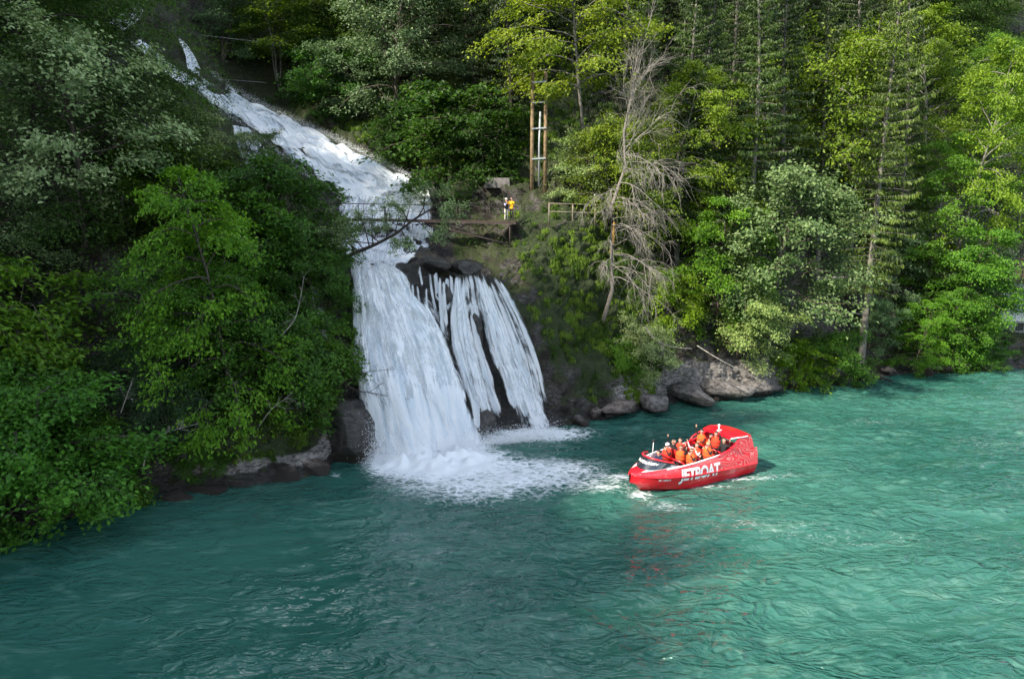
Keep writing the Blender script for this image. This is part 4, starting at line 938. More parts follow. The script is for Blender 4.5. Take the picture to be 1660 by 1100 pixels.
def tufts(nt_, wfun, per, L, wd):
    p0, n0 = terrain_samples(nt_, rg_, wfun); rep = rg_.poisson(per, nt_); ii = np.repeat(np.arange(nt_), rep); n = len(ii)
    sz = rg_.uniform(.55, 1.35, nt_)[ii]; a = rg_.uniform(0, 2*np.pi, n); sp = rg_.uniform(.15, 1, n)
    out = np.stack([np.cos(a), np.sin(a), 0*a], 1) * sp[:, None] + n0[ii] * .7 + np.array([0, 0, .55]); out /= np.linalg.norm(out, axis=1, keepdims=True)
    l = (L * sz * rg_.uniform(.6, 1.2, n))[:, None]; p = p0[ii] + rg_.normal(0, .09, (n, 3)) * sz[:, None]
    s_ = np.cross(out, rg_.normal(0, 1, (n, 3))); s_ /= np.linalg.norm(s_, axis=1, keepdims=True); s_ *= wd
    m_ = p + out * l * .55; t = m_ + out * l * .2 + np.array([0, -.08, -1]) * l * .62
    V = np.stack([p - s_, p + s_, m_ + s_, t, m_ - s_], 1).reshape(-1, 3); b_ = np.arange(n)[:, None] * 5
    base = np.clip(.45 + 1.1 * fbm(p0 * .7, 2, 3) + rg_.normal(0, .15, nt_), 0, 1)
    return V, b_ + np.array([[0, 1, 2, 4]]), b_ + np.array([[4, 2, 3]]), np.clip(base[ii] + rg_.uniform(-.2, .2, n), 0, 1)
V, Q4, T3, v = tufts(3300, w_grass, 48, .48, .020)
g_ = link('grass', mesh_qt('grass', V, Q4, T3, v, M_GRASS)); tag(g_, 'long hanging grass on the mossy bank by the path and the cascade', 'grass', kind='stuff'); g_.color = (1.35, 1.3, .95, 1)
def w_under(px, rp, c, n):
    zone = sstep(3.0, 3.5, rp) * (1 - sstep(11.5, 12.5, rp)); ok = 1 - np.clip(wet[:-1, :-1] * 1.4, 0, 1)
    up = sstep(560, 600, px) * (1 - sstep(1000, 1060, px)) * sstep(3, 4, rp) * (1 - sstep(8.7, 9.2, rp)) * .5
    cas = np.zeros_like(px)
    hollow = sstep(40, 80, px) * (1 - sstep(250, 300, px)) * sstep(3.3, 3.7, rp) * (1 - sstep(5.6, 6.2, rp)) * .9
    return zone * ok * (1 - up) * (1 - hollow) * sstep(-.15, .2, clump(c, .35, 15)) / (1 + ((c[..., 1] - 30) / 25) ** 2)
p, nr_ = terrain_samples(9000, rg_, w_under)
rep = rg_.poisson(14, len(p)); ii = np.repeat(np.arange(len(p)), rep); hh = rg_.uniform(.05, .55, len(ii))[:, None]
C = p[ii] + nr_[ii] * hh + np.array([0, 0, .2]) * hh + rg_.normal(0, .26, (len(ii), 3)) * np.array([1, 1, .6])
V, Fq, v = leaves_np(C, nr_[ii] * np.array([1, 1, .3]), .16, rg_, val=np.clip(.4 + fbm(p * .4, 2, 9), 0, 1)[ii])
ug = link('undergrowth', mesh_np('undergrowth', V, Fq, [M_BUSH], {'v': ('FACE', v)}, smooth=False)); tag(ug, 'leafy undergrowth and ferns covering the rocky forest slope', 'undergrowth', kind='stuff'); ug.color = (.5, .62, .38, 1)

# ------------------------------------------------------------- rocks
def rock_mat(name, a, b_, c_, sc=1.0, rough=.85):
    m, nt, out = new_mat(name); b = N(nt, 'ShaderNodeBsdfPrincipled'); v = coords(nt, (1, 1, 2.4), (R(15), R(10), 0))
    n1 = noise_(nt, 1.6 * sc, 8, .68, v, .5); n2 = noise_(nt, 7 * sc, 6, .65, v)
    c = mixc(nt, ramp(nt, n1, .36, .62), a, b_); c = mixc(nt, ramp(nt, n2, .52, .7), c, c_)
    gp = N(nt, 'ShaderNodeNewGeometry'); sz_ = N(nt, 'ShaderNodeSeparateXYZ'); nt.links.new(gp.outputs['Position'], sz_.inputs[0])
    c = mixc(nt, ramp(nt, math_(nt, 'ADD', sz_.outputs[2], math_(nt, 'MULTIPLY', n1, .7)), 1.25, .75), c, (.022, .016, .012)); nt.links.new(c, b.inputs['Base Color']); b.inputs['Roughness'].default_value = rough
    bp = N(nt, 'ShaderNodeBump'); bp.inputs['Strength'].default_value = .9; bp.inputs['Distance'].default_value = .12
    nt.links.new(math_(nt, 'ADD', n1, math_(nt, 'MULTIPLY', n2, .5)), bp.inputs['Height']); nt.links.new(bp.outputs[0], b.inputs['Normal']); nt.links.new(b.outputs[0], out.inputs[0]); return m
M_WETR = rock_mat('wet_dark_rock', (.012, .011, .010), (.055, .050, .045), (.10, .10, .09), .9, .38)
M_BRNR = rock_mat('brown_rock', (.05, .038, .03), (.19, .155, .13), (.32, .28, .25))
M_PALR = rock_mat('pale_rock', (.035, .03, .027), (.19, .175, .165), (.34, .32, .31), 1.4)
M_MOSR = rock_mat('mossy_rock', (.035, .05, .012), (.07, .085, .025), (.2, .19, .17))
def boulder(name, px, py, D, size, mat, label, cat='boulder', seed=0, am=.22, fac=.55, rotz=0, group=None, sub=5):
    bm = bmesh.new(); bmesh.ops.create_icosphere(bm, subdivisions=sub, radius=1)
    co = np.array([v.co for v in bm.verts]); d = fbm(co * 1.1 + seed * 7.3, 3, seed) * am + np.round(fbm(co * 1.3 + seed, 2, seed + 5) * 3) / 3 * am * fac
    co = co * (1 + .5 * d[:, None]); rr_ = np.random.default_rng(seed + 50)
    for _ in range(int(4 + am * 70) if am > .13 else 2):
        pn = rr_.normal(0, 1, 3); pn /= np.linalg.norm(pn); pd = rr_.uniform(.52, .86); ex = np.maximum(0, co @ pn - pd); co = co - ex[:, None] * pn * .94
    co = co * (1 + (fbm(co * 4.5 + seed, 4, seed + 9) * .06 - np.abs(fbm(co * 2.2 + seed, 3, seed + 3)) * .10)[:, None]) * 1.12
    for v, c in zip(bm.verts, co): v.co = Vector(c * np.array(size))
    me = bpy.data.meshes.new(name); bm.to_mesh(me); bm.free(); me.materials.append(mat); me.polygons.foreach_set('use_smooth', np.ones(len(me.polygons), bool))
    o = link(name, me, loc=P(px, py, D)); o.rotation_euler = (0, 0, R(rotz)); tag(o, label, cat, group); return o
boulder('boulder', 562, 705, 39.2, (1.75, 1.4, 2.0), M_WETR, 'big rounded dark wet boulder at the foot of the fall', seed=1, am=.10, fac=.2)
boulder('boulder', 508, 757, 36.9, (1.35, .9, .80), M_BRNR, 'blocky brown boulder at the waterline below the dark wet boulder', seed=2, am=.2)
boulder('rock_ledge', 452, 772, 36.2, (1.5, .9, .75), M_BRNR, 'long brown rock ledge at the left waterline', 'rock', seed=3, am=.2)
boulder('rock_ledge', 395, 785, 35.3, (1.3, .8, .55), M_BRNR, 'low flat rock at the left end of the brown shore ledge', 'rock', seed=4, am=.22)
boulder('rock_ledge', 338, 797, 34.3, (1.5, .8, .45), M_BRNR, 'low brown shore rock under the dead twigs', 'rock', seed=16, am=.22)
boulder('rock_ledge', 285, 808, 33.3, (1.3, .8, .40), M_BRNR, 'lowest brown shore rock next to the trailing bushes', 'rock', seed=17, am=.22)
boulder('boulder', 752, 312, hitD(752, 312) - .2, (1.9, 1.5, 1.15), M_MOSR, 'mossy overhanging boulder behind the footbridge', seed=6, am=.2)
boulder('boulder', 703, 428, 46.0, (1.35, 1.0, .62), M_WETR, 'rounded dark rock capping the lip of the lower fall', seed=7, am=.2)
boulder('boulder', 752, 432, 46.0, (1.3, .9, .7), M_WETR, 'smooth wet rock between the two lower curtains', seed=8, am=.2)
boulder('boulder', 712, 484, 44.5, (1.1, .9, 1.0), M_WETR, 'mossy rock nose dividing the lower curtains', seed=9, am=.15)
boulder('boulder', 772, 550, 44.9, (.55, .7, 1.9), M_WETR, 'dark rock rib showing through the side curtain', seed=10, am=.2)
boulder('boulder', 786, 680, 42.6, (.9, .7, .9), M_WETR, 'wet rock block at the foot between the curtains', seed=11, am=.2)
boulder('boulder', 478, 247, hitD(478, 247) - .3, (1.0, .8, .6), M_WETR, 'dark rock splitting the upper cascade from its left arm', seed=12, am=.2)
0 and boulder('boulder', 590, 322, hitD(590, 322) - .6, (.9, .8, .9), M_WETR, 'dark rock in the cascade behind the left part of the railing', seed=13, am=.2)
boulder('boulder', 345, 150, hitD(345, 150) - .6, (1.2, 1, .8), M_WETR, 'dark crag in the middle of the upper cascade', seed=14, am=.2)
shore = [(958,672,47.2,(1.3,.9,.55),M_BRNR,'dark brown shore rock nearest the waterfall'),(1005,654,48.2,(1.9,1.1,.95),M_BRNR,'brown shore rock under the blossoming shrub'),(1060,646,49.2,(1.9,1.2,.95),M_PALR,'cracked grey shore rock left of the pale slab'),
 (1115,632,50.9,(2.2,1.3,1.3),M_PALR,'pale grey slab of shore rock above the boat'),(1172,626,52.2,(2.2,1.3,1.25),M_PALR,'large pale shore rock under the fallen branch'),(1228,624,53.6,(1.9,1.2,1.0),M_PALR,'pale shore rock left of the yellow green bush'),
 (1318,618,57.4,(1.4,1,.6),M_BRNR,'low brown rock right of the yellow green bush'),(1415,606,60.4,(1.6,1,.5),M_BRNR,'low dark rock at the foot of the right bank'),(1600,588,64.0,(1.0,.8,.5),M_PALR,'grey stone left in the boulder shore below the house'),
 (1632,584,64.6,(.9,.8,.6),M_PALR,'grey block middle of the boulder shore below the house'),(1652,588,64.2,(.7,.6,.45),M_PALR,'grey stone at the right edge of the picture')]
sr_ = random.Random(5)
for i in range(34):
    t = sr_.uniform(0, 1); px = 930 + 740 * t; sh = float(np.interp(px, [c[0] for c in CO], [c[1] for c in CO])); w0 = Wp(px, sh)
    q = boulder('shore_stone', px, sh - sr_.uniform(-2, 14), w0.y + sr_.uniform(-.3, .7), (sr_.uniform(.35, 1.1), sr_.uniform(.4, .7), sr_.uniform(.25, .6)), sr_.choice([M_BRNR, M_BRNR, M_PALR]), 'small rock in the dark rubble along the right waterline', 'rock', seed=60 + i, am=.24, rotz=sr_.uniform(0, 180), group='rubble along the right waterline', sub=3)
for i, (px, py, D, sz, mt, lb) in enumerate(shore): boulder('shore_rock', px, py + 5, D, (sz[0] * 1.3, sz[1], sz[2] * .72), mt, lb, 'rock', seed=20 + i, am=.24, rotz=i * 40, group='rocks along the right shore', sub=4)

# ------------------------------------------------------------- footbridge
M_IRON = simple('rusty_iron', (.045, .032, .026), .8, var=.4, vscale=6)
M_DECK = simple('bridge_timber', (.06, .036, .028), .85, var=.4, vscale=5)
M_WOODR = simple('weathered_wood', (.19, .16, .12), .85, var=.35, vscale=5)
BL = P(508, 352, 54.4); BR = P(838, 358.5, 52.6); bd = (BR - BL); bl = bd.length; bu = bd.normalized(); bz = Vector((0, 0, 1)); bn = bz.cross(bu).normalized()   # bn points away from camera
ang = math.atan2(bu.y, bu.x); slope = math.asin(bu.z)
br = tag(empty('footbridge', BL), 'narrow dark iron footbridge with thin railings crossing the waterfall', 'bridge')
def bp_(s, n, z): return bu * s + bn * n + bz * z
mb = MB(); RM = Matrix((bu, bn, bz)).transposed()
for i in range(int(bl / .22)): mb.box(bp_(.11 + i * .22, 0, -.03), (.20, 1.3, .05), RM)
mb.build('deck', M_DECK, br, False)
for sgn in (-1, 1):
    mb = MB(); mb.box(bp_(bl / 2, sgn * .62, -.145), (bl, .09, .17), RM); mb.build('beam', M_IRON, br, False)
    mb = MB(); mb.tube([bp_(0, sgn * .62, 1.08), bp_(bl, sgn * .62, 1.08)], .028, 6); mb.build('top_rail', M_IRON, br)
    mb = MB(); mb.tube([bp_(0, sgn * .62, .58), bp_(bl, sgn * .62, .58)], .014, 5); mb.build('middle_rail', M_IRON, br)
    for px in (540, 588, 630, 652, 700, 745, 793, 834):
        s = (px - 508) / 330 * bl
        mb = MB(); mb.tube([bp_(s, sgn * .62, -.2), bp_(s, sgn * .62, 1.08)], .03, 6); mb.build('post', M_IRON, br)
    s0, s1 = bl * .56, bl * .97
    mb = MB(); mb.tube([bp_(s0, sgn * .5, -.25), bp_(s1, sgn * .5, -1.75)], .07, 6); mb.tube([bp_(s1, sgn * .5, -.3), bp_(s1, sgn * .5, -1.8)], .06, 6)
    k = 6
    for i in range(k):
        a, b2 = s0 + (s1 - s0) * i / k, s0 + (s1 - s0) * (i + 1) / k; za, zb = -.25 - 1.5 * i / k, -.25 - 1.5 * (i + 1) / k
        mb.tube([bp_(b2, sgn * .5, -.28), bp_(b2, sgn * .5, zb)], .025, 5); mb.tube([bp_(a, sgn * .5, za), bp_(b2, sgn * .5, -.28)], .022, 5); mb.tube([bp_(a, sgn * .5, -.28), bp_(b2, sgn * .5, zb)], .022, 5)
    mb.build('truss', M_IRON, br)
# fences of the footpath
def fence(label, pts, hgt, npost, r=.05, mat=M_WOODR, name='path_fence', rails=(1.0, .52)):
    P0 = Vector(pts[0]); e = tag(empty(name, P0), label, 'fence'); pl = [Vector(p) - P0 for p in pts]
    tot = [0]
    for a, b in zip(pl[:-1], pl[1:]): tot.append(tot[-1] + (b - a).length)
    def at(s):
        for i in range(len(pl) - 1):
            if s <= tot[i+1] + 1e-6: return pl[i].lerp(pl[i+1], (s - tot[i]) / (tot[i+1] - tot[i]))
    for i in range(npost):
        p = at(tot[-1] * i / (npost - 1)); mb = MB(); mb.tube([p + bz * -.35, p + bz * (hgt + .05)], r * 1.1, 7); mb.build('post', mat, e)
    for f in rails:
        mb = MB(); mb.tube([p + bz * hgt * f for p in pl], r * .8, 6); mb.build('rail', mat, e)
    return e
fence('weathered timber fence beside the path right of the two people', [P(890, 357, 52.6), P(925, 358, 52.9), P(960, 359, 53.4), P(1000, 360, 54)], 1.25, 4)
fence('grey timber railing of the path through the left cliff', [P(95, 346, 40.6), P(150, 345, 41.3), P(200, 344, 42.2)], 1.25, 4)
fence('pale timber railing on the path behind the bright maple', [P(262, 347, 43.4), P(300, 347, 44.2), P(348, 348, 45)], 1.2, 4)
# concrete block, timber poles
M_CONC = simple('old_concrete', (.17, .155, .145), .9, var=.35, vscale=2.5, bump=.4)
mb = MB(); mb.box((0, 0, 0), (1.95, .9, .78), bev=.03); c = mb.build('concrete_block', M_CONC, None, False); c.location = P(806, 297, hitD(806, 300) - .35); c.rotation_euler = (0, 0, R(4)); tag(c, 'old grey concrete block on the rocks above the two people', 'concrete block')
M_POLE = simple('timber_pole', (.23, .16, .085), .85, var=.4, vscale=4, bump=.3)
M_GALV = simple('galvanised_steel', (.42, .45, .47), .5, metal=.4)
pb = P(873, 296, hitD(873, 298) - .1); pe = tag(empty('timber_poles', pb), 'pair of tall timber poles joined by steel cross bars with a grey pipe between', 'utility pole'); k_ = 55.2 / F * 1.02
for dx in (-10.5, 10.5):
    mb = MB(); mb.tube([(dx * k_, 0, -.8), (dx * k_, 0, 3.8), (dx * k_ * .97, 0, 8.4)], [.155, .145, .13], 12); p_ = mb.build('pole', M_POLE, pe)
    mb = MB(); mb.tube([(dx * k_, 0, .55), (dx * k_, 0, .63)], .17, 12); mb.build('band', M_IRON, pe)
mb = MB(); mb.tube([(.5 * k_, -.1, -.3), (.5 * k_, -.1, 3), (2 * k_, -.1, 5.4)], .075, 8); mb.build('pipe', M_GALV, pe)
for z in (1.85, 4.15, 6.1, 7.6):
    mb = MB(); mb.box((0, -.19, z), (22 * k_, .06, .10), Matrix.Rotation(R(-4), 3, 'Y')); mb.build('cross_bar', M_GALV, pe, False)
# cables over the high cascade
M_CAB = simple('cable', (.10, .10, .10), .6)
for i, pts in enumerate([[(250,42,60),(330,55,60),(420,68,61)],[(330,122,60),(370,127,60),(430,134,60)]]):
    q = [P(*p) for p in pts]; o = MB().tube([Vector((0,0,0)), q[1] - q[0] - Vector((0,0,.12)), q[2] - q[0]], .022, 5).build('cable', M_CAB, None, loc=q[0])
    tag(o, ['thin cable strung over the top of the high chute', 'lower thin cable strung beside the upper cascade'][i], 'cable')

# ------------------------------------------------------------- house at the right edge
M_WALL = simple('rendered_wall', (.52, .51, .52), .9, var=.08, vscale=1.5)
M_ROOF = simple('brown_roof_tile', (.10, .06, .045), .8, var=.4, vscale=6)
M_STONE = rock_mat('stone_footing', (.08, .075, .07), (.3, .29, .28), (.45, .44, .43), 1.5)
M_GLASS = simple('dark_window', (.01, .01, .012), .1)
hb = P(1619, 538, 68.5); hs = tag(empty('white_house', hb), 'white rendered lakeside house with a brown tiled roof, cut by the right edge', 'house')
MB().box((5, 3, 3.05), (10, 6, 4.1)).build('wall', M_WALL, hs, False)
MB().box((5.05, 3, .25), (10.0, 6.1, 1.5)).build('stone_footing', M_STONE, hs, False)
mb = MB()
for i in range(12):
    t = i / 11; mb.box((5, -.55 + 3.2 * t, 5.05 + 2.1 * t), (10.9, .36, .10), Matrix.Rotation(R(14), 3, 'X'))
mb.box((5, 2.9, 6.0), (10.6, 5.2, 1.6)); rf = mb.build('roof', M_ROOF, hs, False)
w_ = MB().box((1.9, -.08, .55), (.75, .1, .75)).build('window', M_GLASS, hs, False)
mb = MB(); 
for dx, dz, sx_, sz_ in ((0, .46, 1.0, .14), (0, -.46, 1.0, .14), (-.46, 0, .12, .78), (.46, 0, .12, .78)): mb.box((1.9 + dx, -.12, .55 + dz), (sx_, .12, sz_))
mb.build('frame', M_STONE, w_, False)

# ------------------------------------------------------------- far mountainside at the top right, blue haze put into its colour
def far_hill():
    xs = np.linspace(150, 520, 150); ts = np.linspace(0, 1, 80); V = []
    for x in xs:
        for t in ts: V.append((x, 330 + 170 * t - (x - 250) * .25, -5 + 230 * t))
    V = np.array(V); n = fbm(V * .012, 4, 8) * 26 + np.abs(fbm(V * .09, 3, 9)) * 9 + np.abs(fbm(V * .3, 2, 10)) * 4
    V[:, 2] += n; n_, m_ = len(xs), len(ts); ix = np.arange(n_ * m_).reshape(n_, m_)
    return V, np.stack([ix[:-1,:-1], ix[1:,:-1], ix[1:,1:], ix[:-1,1:]], -1).reshape(-1, 4)
V, Fq = far_hill()
m, nt, out = new_mat('far_forest_haze'); b = N(nt, 'ShaderNodeBsdfPrincipled'); b.inputs['Roughness'].default_value = 1
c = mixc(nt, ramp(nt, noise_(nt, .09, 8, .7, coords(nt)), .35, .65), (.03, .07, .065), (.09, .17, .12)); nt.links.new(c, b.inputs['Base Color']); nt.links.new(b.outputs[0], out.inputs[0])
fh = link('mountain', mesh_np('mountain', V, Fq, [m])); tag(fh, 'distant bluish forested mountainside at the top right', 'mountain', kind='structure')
# ------------------------------------------------------------- jet boat
HA = R(210.4); H2 = Vector((math.cos(HA), math.sin(HA), 0)); BO = Vector((9.6, 35.72, 0))
boat = tag(empty('jet_boat', BO, HA), 'red jet boat with white lettering and a roll bar roof, full of passengers', 'boat')
def b_local(px, py, z):
    p = Wp(px, py, z) - BO; c, s = math.cos(-HA), math.sin(-HA); return Vector((p.x*c - p.y*s, p.x*s + p.y*c, z))
M_RED = simple('red_gelcoat', (.88, .010, .026), .28, coat=.6, spec=.5)
M_RED2 = simple('dark_red_gelcoat', (.70, .006, .018), .3, coat=.5)
M_WHT = simple('white_paint', (.82, .82, .82), .4)
M_GRY = simple('grey_deck_pad', (.52, .53, .54), .75, var=.1)
M_BLK = simple('black_rubber', (.012, .012, .014), .5)
M_SEAT = simple('red_seat', (.45, .012, .012), .6)
M_INT = simple('dark_interior', (.05, .05, .055), .8)
M_SCR = simple('tinted_screen', (.02, .028, .04), .06, coat=1)
def contour_mat():
    m, nt, out = new_mat('red_contour_wrap'); b = N(nt, 'ShaderNodeBsdfPrincipled'); b.inputs['Roughness'].default_value = .3; b.inputs['Coat Weight'].default_value = .5
    n = noise_(nt, .75, 1, .4, coords(nt, (1, .3, 1.7)), .5)
    s = math_(nt, 'ABSOLUTE', math_(nt, 'SUBTRACT', math_(nt, 'FRACT', math_(nt, 'MULTIPLY', n, 22)), .5))
    tc = N(nt, 'ShaderNodeTexCoord'); sx = N(nt, 'ShaderNodeSeparateXYZ'); nt.links.new(tc.outputs['Object'], sx.inputs[0])
    fade = ramp(nt, math_(nt, 'MULTIPLY', sx.outputs[0], -1), -.9, .6)      # the pattern starts amidships and thickens aft
    thr = math_(nt, 'ADD', .05, math_(nt, 'MULTIPLY', fade, .09))
    ln_ = math_(nt, 'LESS_THAN', s, thr)
    c = mixc(nt, math_(nt, 'MULTIPLY', ln_, math_(nt, 'ADD', .22, math_(nt, 'MULTIPLY', fade, .5))), (.86, .020, .035), (.85, .36, .34))
    nt.links.new(c, b.inputs['Base Color']); nt.links.new(b.outputs[0], out.inputs[0]); return m
M_CONT = contour_mat()
def taper(x, x0, pw):   # 1 aft, 0 at the stem
    return max(0.0, 1 - max(0, (x - x0) / (4.15 - x0)) ** pw)
def yk(x): return 1.34 * taper(x, .4, 2.3) ** .75 + .02
def zk(x): return .63 + .40 * ((x + 4) / 8.15) ** 1.3
def yg(x): return (1.24 * taper(x, .6, 2.2) ** .75) * (.99 if x < 2 else .99 - .10 * (x - 2) / 2) + .01
def zg(x):
    if x > .8: return 1.42 - .28 * ((x - .8) / 3.35) ** 1.4
    return 1.42 + .12 * min(1, (.8 - x) / 1.8)
def yc(x): return 1.12 * taper(x, 0, 1.9) ** .8
def zc(x): return .02 + .62 * max(0, (x - .5) / 3.65) ** 1.8
def zkeel(x): return -.28 + .28 * max(0, (x - 1) / 2.3) ** 2 + .62 * max(0, (x - 3.3) / .85) ** 1.1
XS = [-3.85 + 7.98 * (i / 44) for i in range(45)]; XS = XS[:-1] + [4.13]
mb = MB(); sec = []
for x in XS: sec.append([(x, 0, zkeel(x)), (x, yc(x) * .55, (zkeel(x) + zc(x)) / 2 - .02), (x, yc(x), zc(x)), (x, yc(x) + .03, zc(x) + .04), (x, yk(x) * .985, zk(x) - .05), (x, yk(x), zk(x))])
full = [[(x, -y, z) for x, y, z in s[::-1]] + s[1:] for s in sec]
mb.rings([[Vector(p) for p in r_] for r_ in full], cap=False, closed=False)
mb.add([Vector(p) for p in full[0]], [tuple(range(len(full[0])))])
o = mb.build('hull', M_RED2, boat); smooth_by_angle(o.data, 22)
# rubbing strake
mb = MB()
for s in (-1, 1): mb.tube([(x, s * (yk(x) + .012), zk(x)) for x in XS], .028, 6)
mb.build('rubbing_strake', M_RED, boat)
# topsides between strake and gunwale
def side_pt(x, t):      # t 0 strake .. 1 gunwale, starboard positive
    return Vector((x, (yk(x) - .01) * (1 - t) + yg(x) * t + .03 * math.sin(math.pi * t), (zk(x)) * (1 - t) + zg(x) * t))
mb = MB()
for s in (-1, 1):
    rr = []
    for x in XS: rr.append([Vector((side_pt(x, t).x, s * side_pt(x, t).y, side_pt(x, t).z)) for t in (0, .25, .5, .75, 1)])
    mb.rings(rr, cap=False, closed=False)
o = mb.build('topsides', M_CONT, boat)
MB().box((-3.83, 0, .95), (.08, 2.4, .72), bev=.02).build('transom', M_RED, boat, False)
# foredeck and coaming
mb = MB(); rr = []
for x in [v for v in XS if v > 2.3]:
    w_ = yg(x); zz = zg(x); crown = .10 * min(1, w_)
    rr.append([Vector((x, w_ * u, zz + crown * (1 - u * u) - .005)) for u in (-1, -.75, -.4, 0, .4, .75, 1)])
mb.rings(rr, cap=False, closed=False); mb.build('foredeck', M_RED, boat)
for s in (-1, 1):       # pale pads on the deck edge
    mb = MB(); rr = []
    for x in np.linspace(3.72, 1.75, 12):
        f = min(1, (3.72 - x) / .25) * min(1, (x - 1.7) / .5); a, b2 = .92 - .30 * f, .93
        rr.append([Vector((x, s * yg(x) * u, zg(x) + .10 * min(1, yg(x)) * (1 - u * u) + .012)) for u in (a, (a + b2) / 2, b2)])
    mb.rings(rr, cap=False, closed=False); mb.build('deck_pad', M_GRY, boat)
mb = MB()
for s in (-1, 1):
    xs_ = [x for x in XS if -3.2 < x < 2.5]
    mb.tube([(x, s * (yg(x) - .02), zg(x) + .015) for x in xs_], .045, 6)
mb.build('gunwale_trim', M_WHT, boat)
mb = MB()
for s in (-1, 1):       # inner cockpit wall
    xs_ = [x for x in XS if -3.8 < x < 2.5]
    mb.rings([[Vector((x, s * (yg(x) - .05), zg(x))), Vector((x, s * (yg(x) - .16), .55))] for x in xs_], cap=False, closed=False)
mb.build('cockpit_wall', M_GRY, boat)
MB().box((-.75, 0, .5), (6.2, 1.9, .06)).build('cockpit_floor', M_INT, boat, False)
# windscreen: curved dark glass with a red rim, a mullion and lettering
def scr(u, t):          # u -1..1 around, t 0 foot .. 1 top
    a = u * 1.32; foot = Vector((2.05 + 1.45 * math.cos(a), .90 * math.sin(a) / math.sin(1.32), 0)); foot.z = zg(min(foot.x, 4)) + .06
    top = Vector((1.75 + 1.30 * math.cos(a), 1.0 * math.sin(a) / math.sin(1.32), 1.80 - .22 * abs(u) ** 2)); return foot.lerp(top, t)
us = np.linspace(-1, 1, 25)
mb = MB(); mb.rings([[scr(u, t) for t in (0, .33, .66, 1)] for u in us], cap=False, closed=False); mb.build('windscreen', M_SCR, boat)
MB().tube([scr(u, 1.0) + Vector((0, 0, .02)) for u in us], .045, 7).build('screen_rim', M_RED, boat)
mb = MB(); mb.tube([scr(u, .95) + Vector((.02, 0, 0)) for u in us], .035, 6)
for u in (-.12,): mb.tube([scr(u, t) + Vector((.015, 0, 0)) for t in (0, .5, 1)], .03, 6)
mb.build('screen_frame', M_BLK, boat)
mb = MB(); mb.tube([(2.75, .1, 1.8), (2.72, .12, 2.62)], [.022, .016], 6); mb.build('antenna', M_WHT, boat)
a_ = boat.children[-1]
MB().ell((2.72, .12, 2.66), (.08, .08, .08)).build('antenna_tip', M_BLK, a_)
# console in front of the driver
MB().box((2.62, 0, 1.25), (.3, 1.3, .45), bev=.05).build('dashboard', M_INT, boat, False)
# seats: three benches with backrests and red grab rails
for i, x in enumerate((.82, -.30, -1.78)):
    zs = (1.06, 1.08, 1.22)[i]
    MB().box((x, 0, zs - .12), (.48, 2.05, .20), bev=.04).build('bench_seat', M_SEAT, boat, False)
    MB().box((x - .30, 0, zs + .22), (.12, 2.05, .62), bev=.04).build('bench_backrest', M_SEAT, boat, False)
    q = [(x + .55, -1.0, zs + .2), (x + .55, -1.0, zs + .38), (x + .55, 1.0, zs + .38), (x + .55, 1.0, zs + .2)]
    MB().tube(q, .028, 6).build('grab_rail', M_RED, boat)
MB().box((2.1, -.04, .92), (.42, .5, .2), bev=.04).build('driver_seat', M_SEAT, boat, False)
# roll bar roof: side panels sweeping up to the roof
prof = [(-.75, 1.50), (-1.25, 1.60), (-1.75, 1.78), (-2.15, 2.02), (-2.42, 2.30), (-2.50, 2.44)]
back = [(-3.98, .66), (-3.96, .95), (-3.86, 1.4), (-3.72, 1.9), (-3.62, 2.3), (-3.55, 2.5)]
lowp = [(-.75, 1.49), (-1.25, .95), (-1.75, .90), (-2.15, .85), (-2.42, .80), (-2.5, .78)]
for s in (-1, 1):
    mb = MB(); rr = []
    n_ = 14
    fr_ = resamp([(-.75, 1.50), (-1.25, 1.56), (-1.75, 1.68), (-2.15, 1.86), (-2.40, 2.04), (-2.50, 2.18)], n_)
    bk_ = resamp([(-3.80, .66), (-3.74, 1.0), (-3.62, 1.4), (-3.52, 1.8), (-3.44, 2.1), (-3.30, 2.22)], n_)
    def yp(x, z): return 1.30 - .10 * max(0, z - 1.2) - .0 * x
    for (fx, fz), (bx_, bz_) in zip(fr_, bk_):
        row = []
        for t in np.linspace(0, 1, 8):
            x, z = fx + (bx_ - fx) * t, fz + (bz_ - fz) * t; row.append((x, z))
        rr.append([Vector((x, s * yp(x, z), z)) for x, z in row] + [Vector((x, s * (yp(x, z) - .13), z)) for x, z in row[::-1]])
    mb.rings(rr); o = mb.build('side_panel', M_CONT, boat); smooth_by_angle(o.data, 40)
    MB().tube([Vector((x, s * (yp(x, z) - .065), z)) for x, z in fr_], .075, 8).build('panel_rim', M_RED, boat)
mb = MB(); rr = []
for x in np.linspace(-1.95, -3.4, 12):
    t = (x + 1.95) / -1.45; w_ = 1.0 + .19 * min(1, t * 2.2); z = 2.27 + .05 * math.sin(math.pi * min(1, t * 1.1)) - .03 * t
    top = [Vector((x, w_ * u, z + .10 * (1 - u * u))) for u in np.linspace(-1, 1, 9)]; bot = [Vector((x, w_ * u * .98, z - .10 + .05 * (1 - u * u))) for u in np.linspace(1, -1, 9)]
    rr.append(top + bot)
mb.rings(rr); o = mb.build('roof', M_RED, boat); smooth_by_angle(o.data, 45)
MB().tube([(-1.98, 1.03, 2.235), (-2.4, 1.165, 2.27), (-3.1, 1.195, 2.25)], .035, 6).build('roof_stripe', M_WHT, boat, False)
mb = MB(); mb.tube([(-2.15, .0, 2.34), (-2.15, .0, 2.62)], .03, 6); mb.ell((-2.15, .0, 2.68), (.07, .07, .09)); mb.box((-2.2, .0, 2.40), (.3, .12, .07)); mb.build('masthead_light', M_WHT, boat)
MB().tube([(-1.0, -1.15, 1.52), (-1.3, -1.1, 1.9), (-2.0, -1.0, 2.22)], .045, 7).build('roof_strut', M_RED, boat)
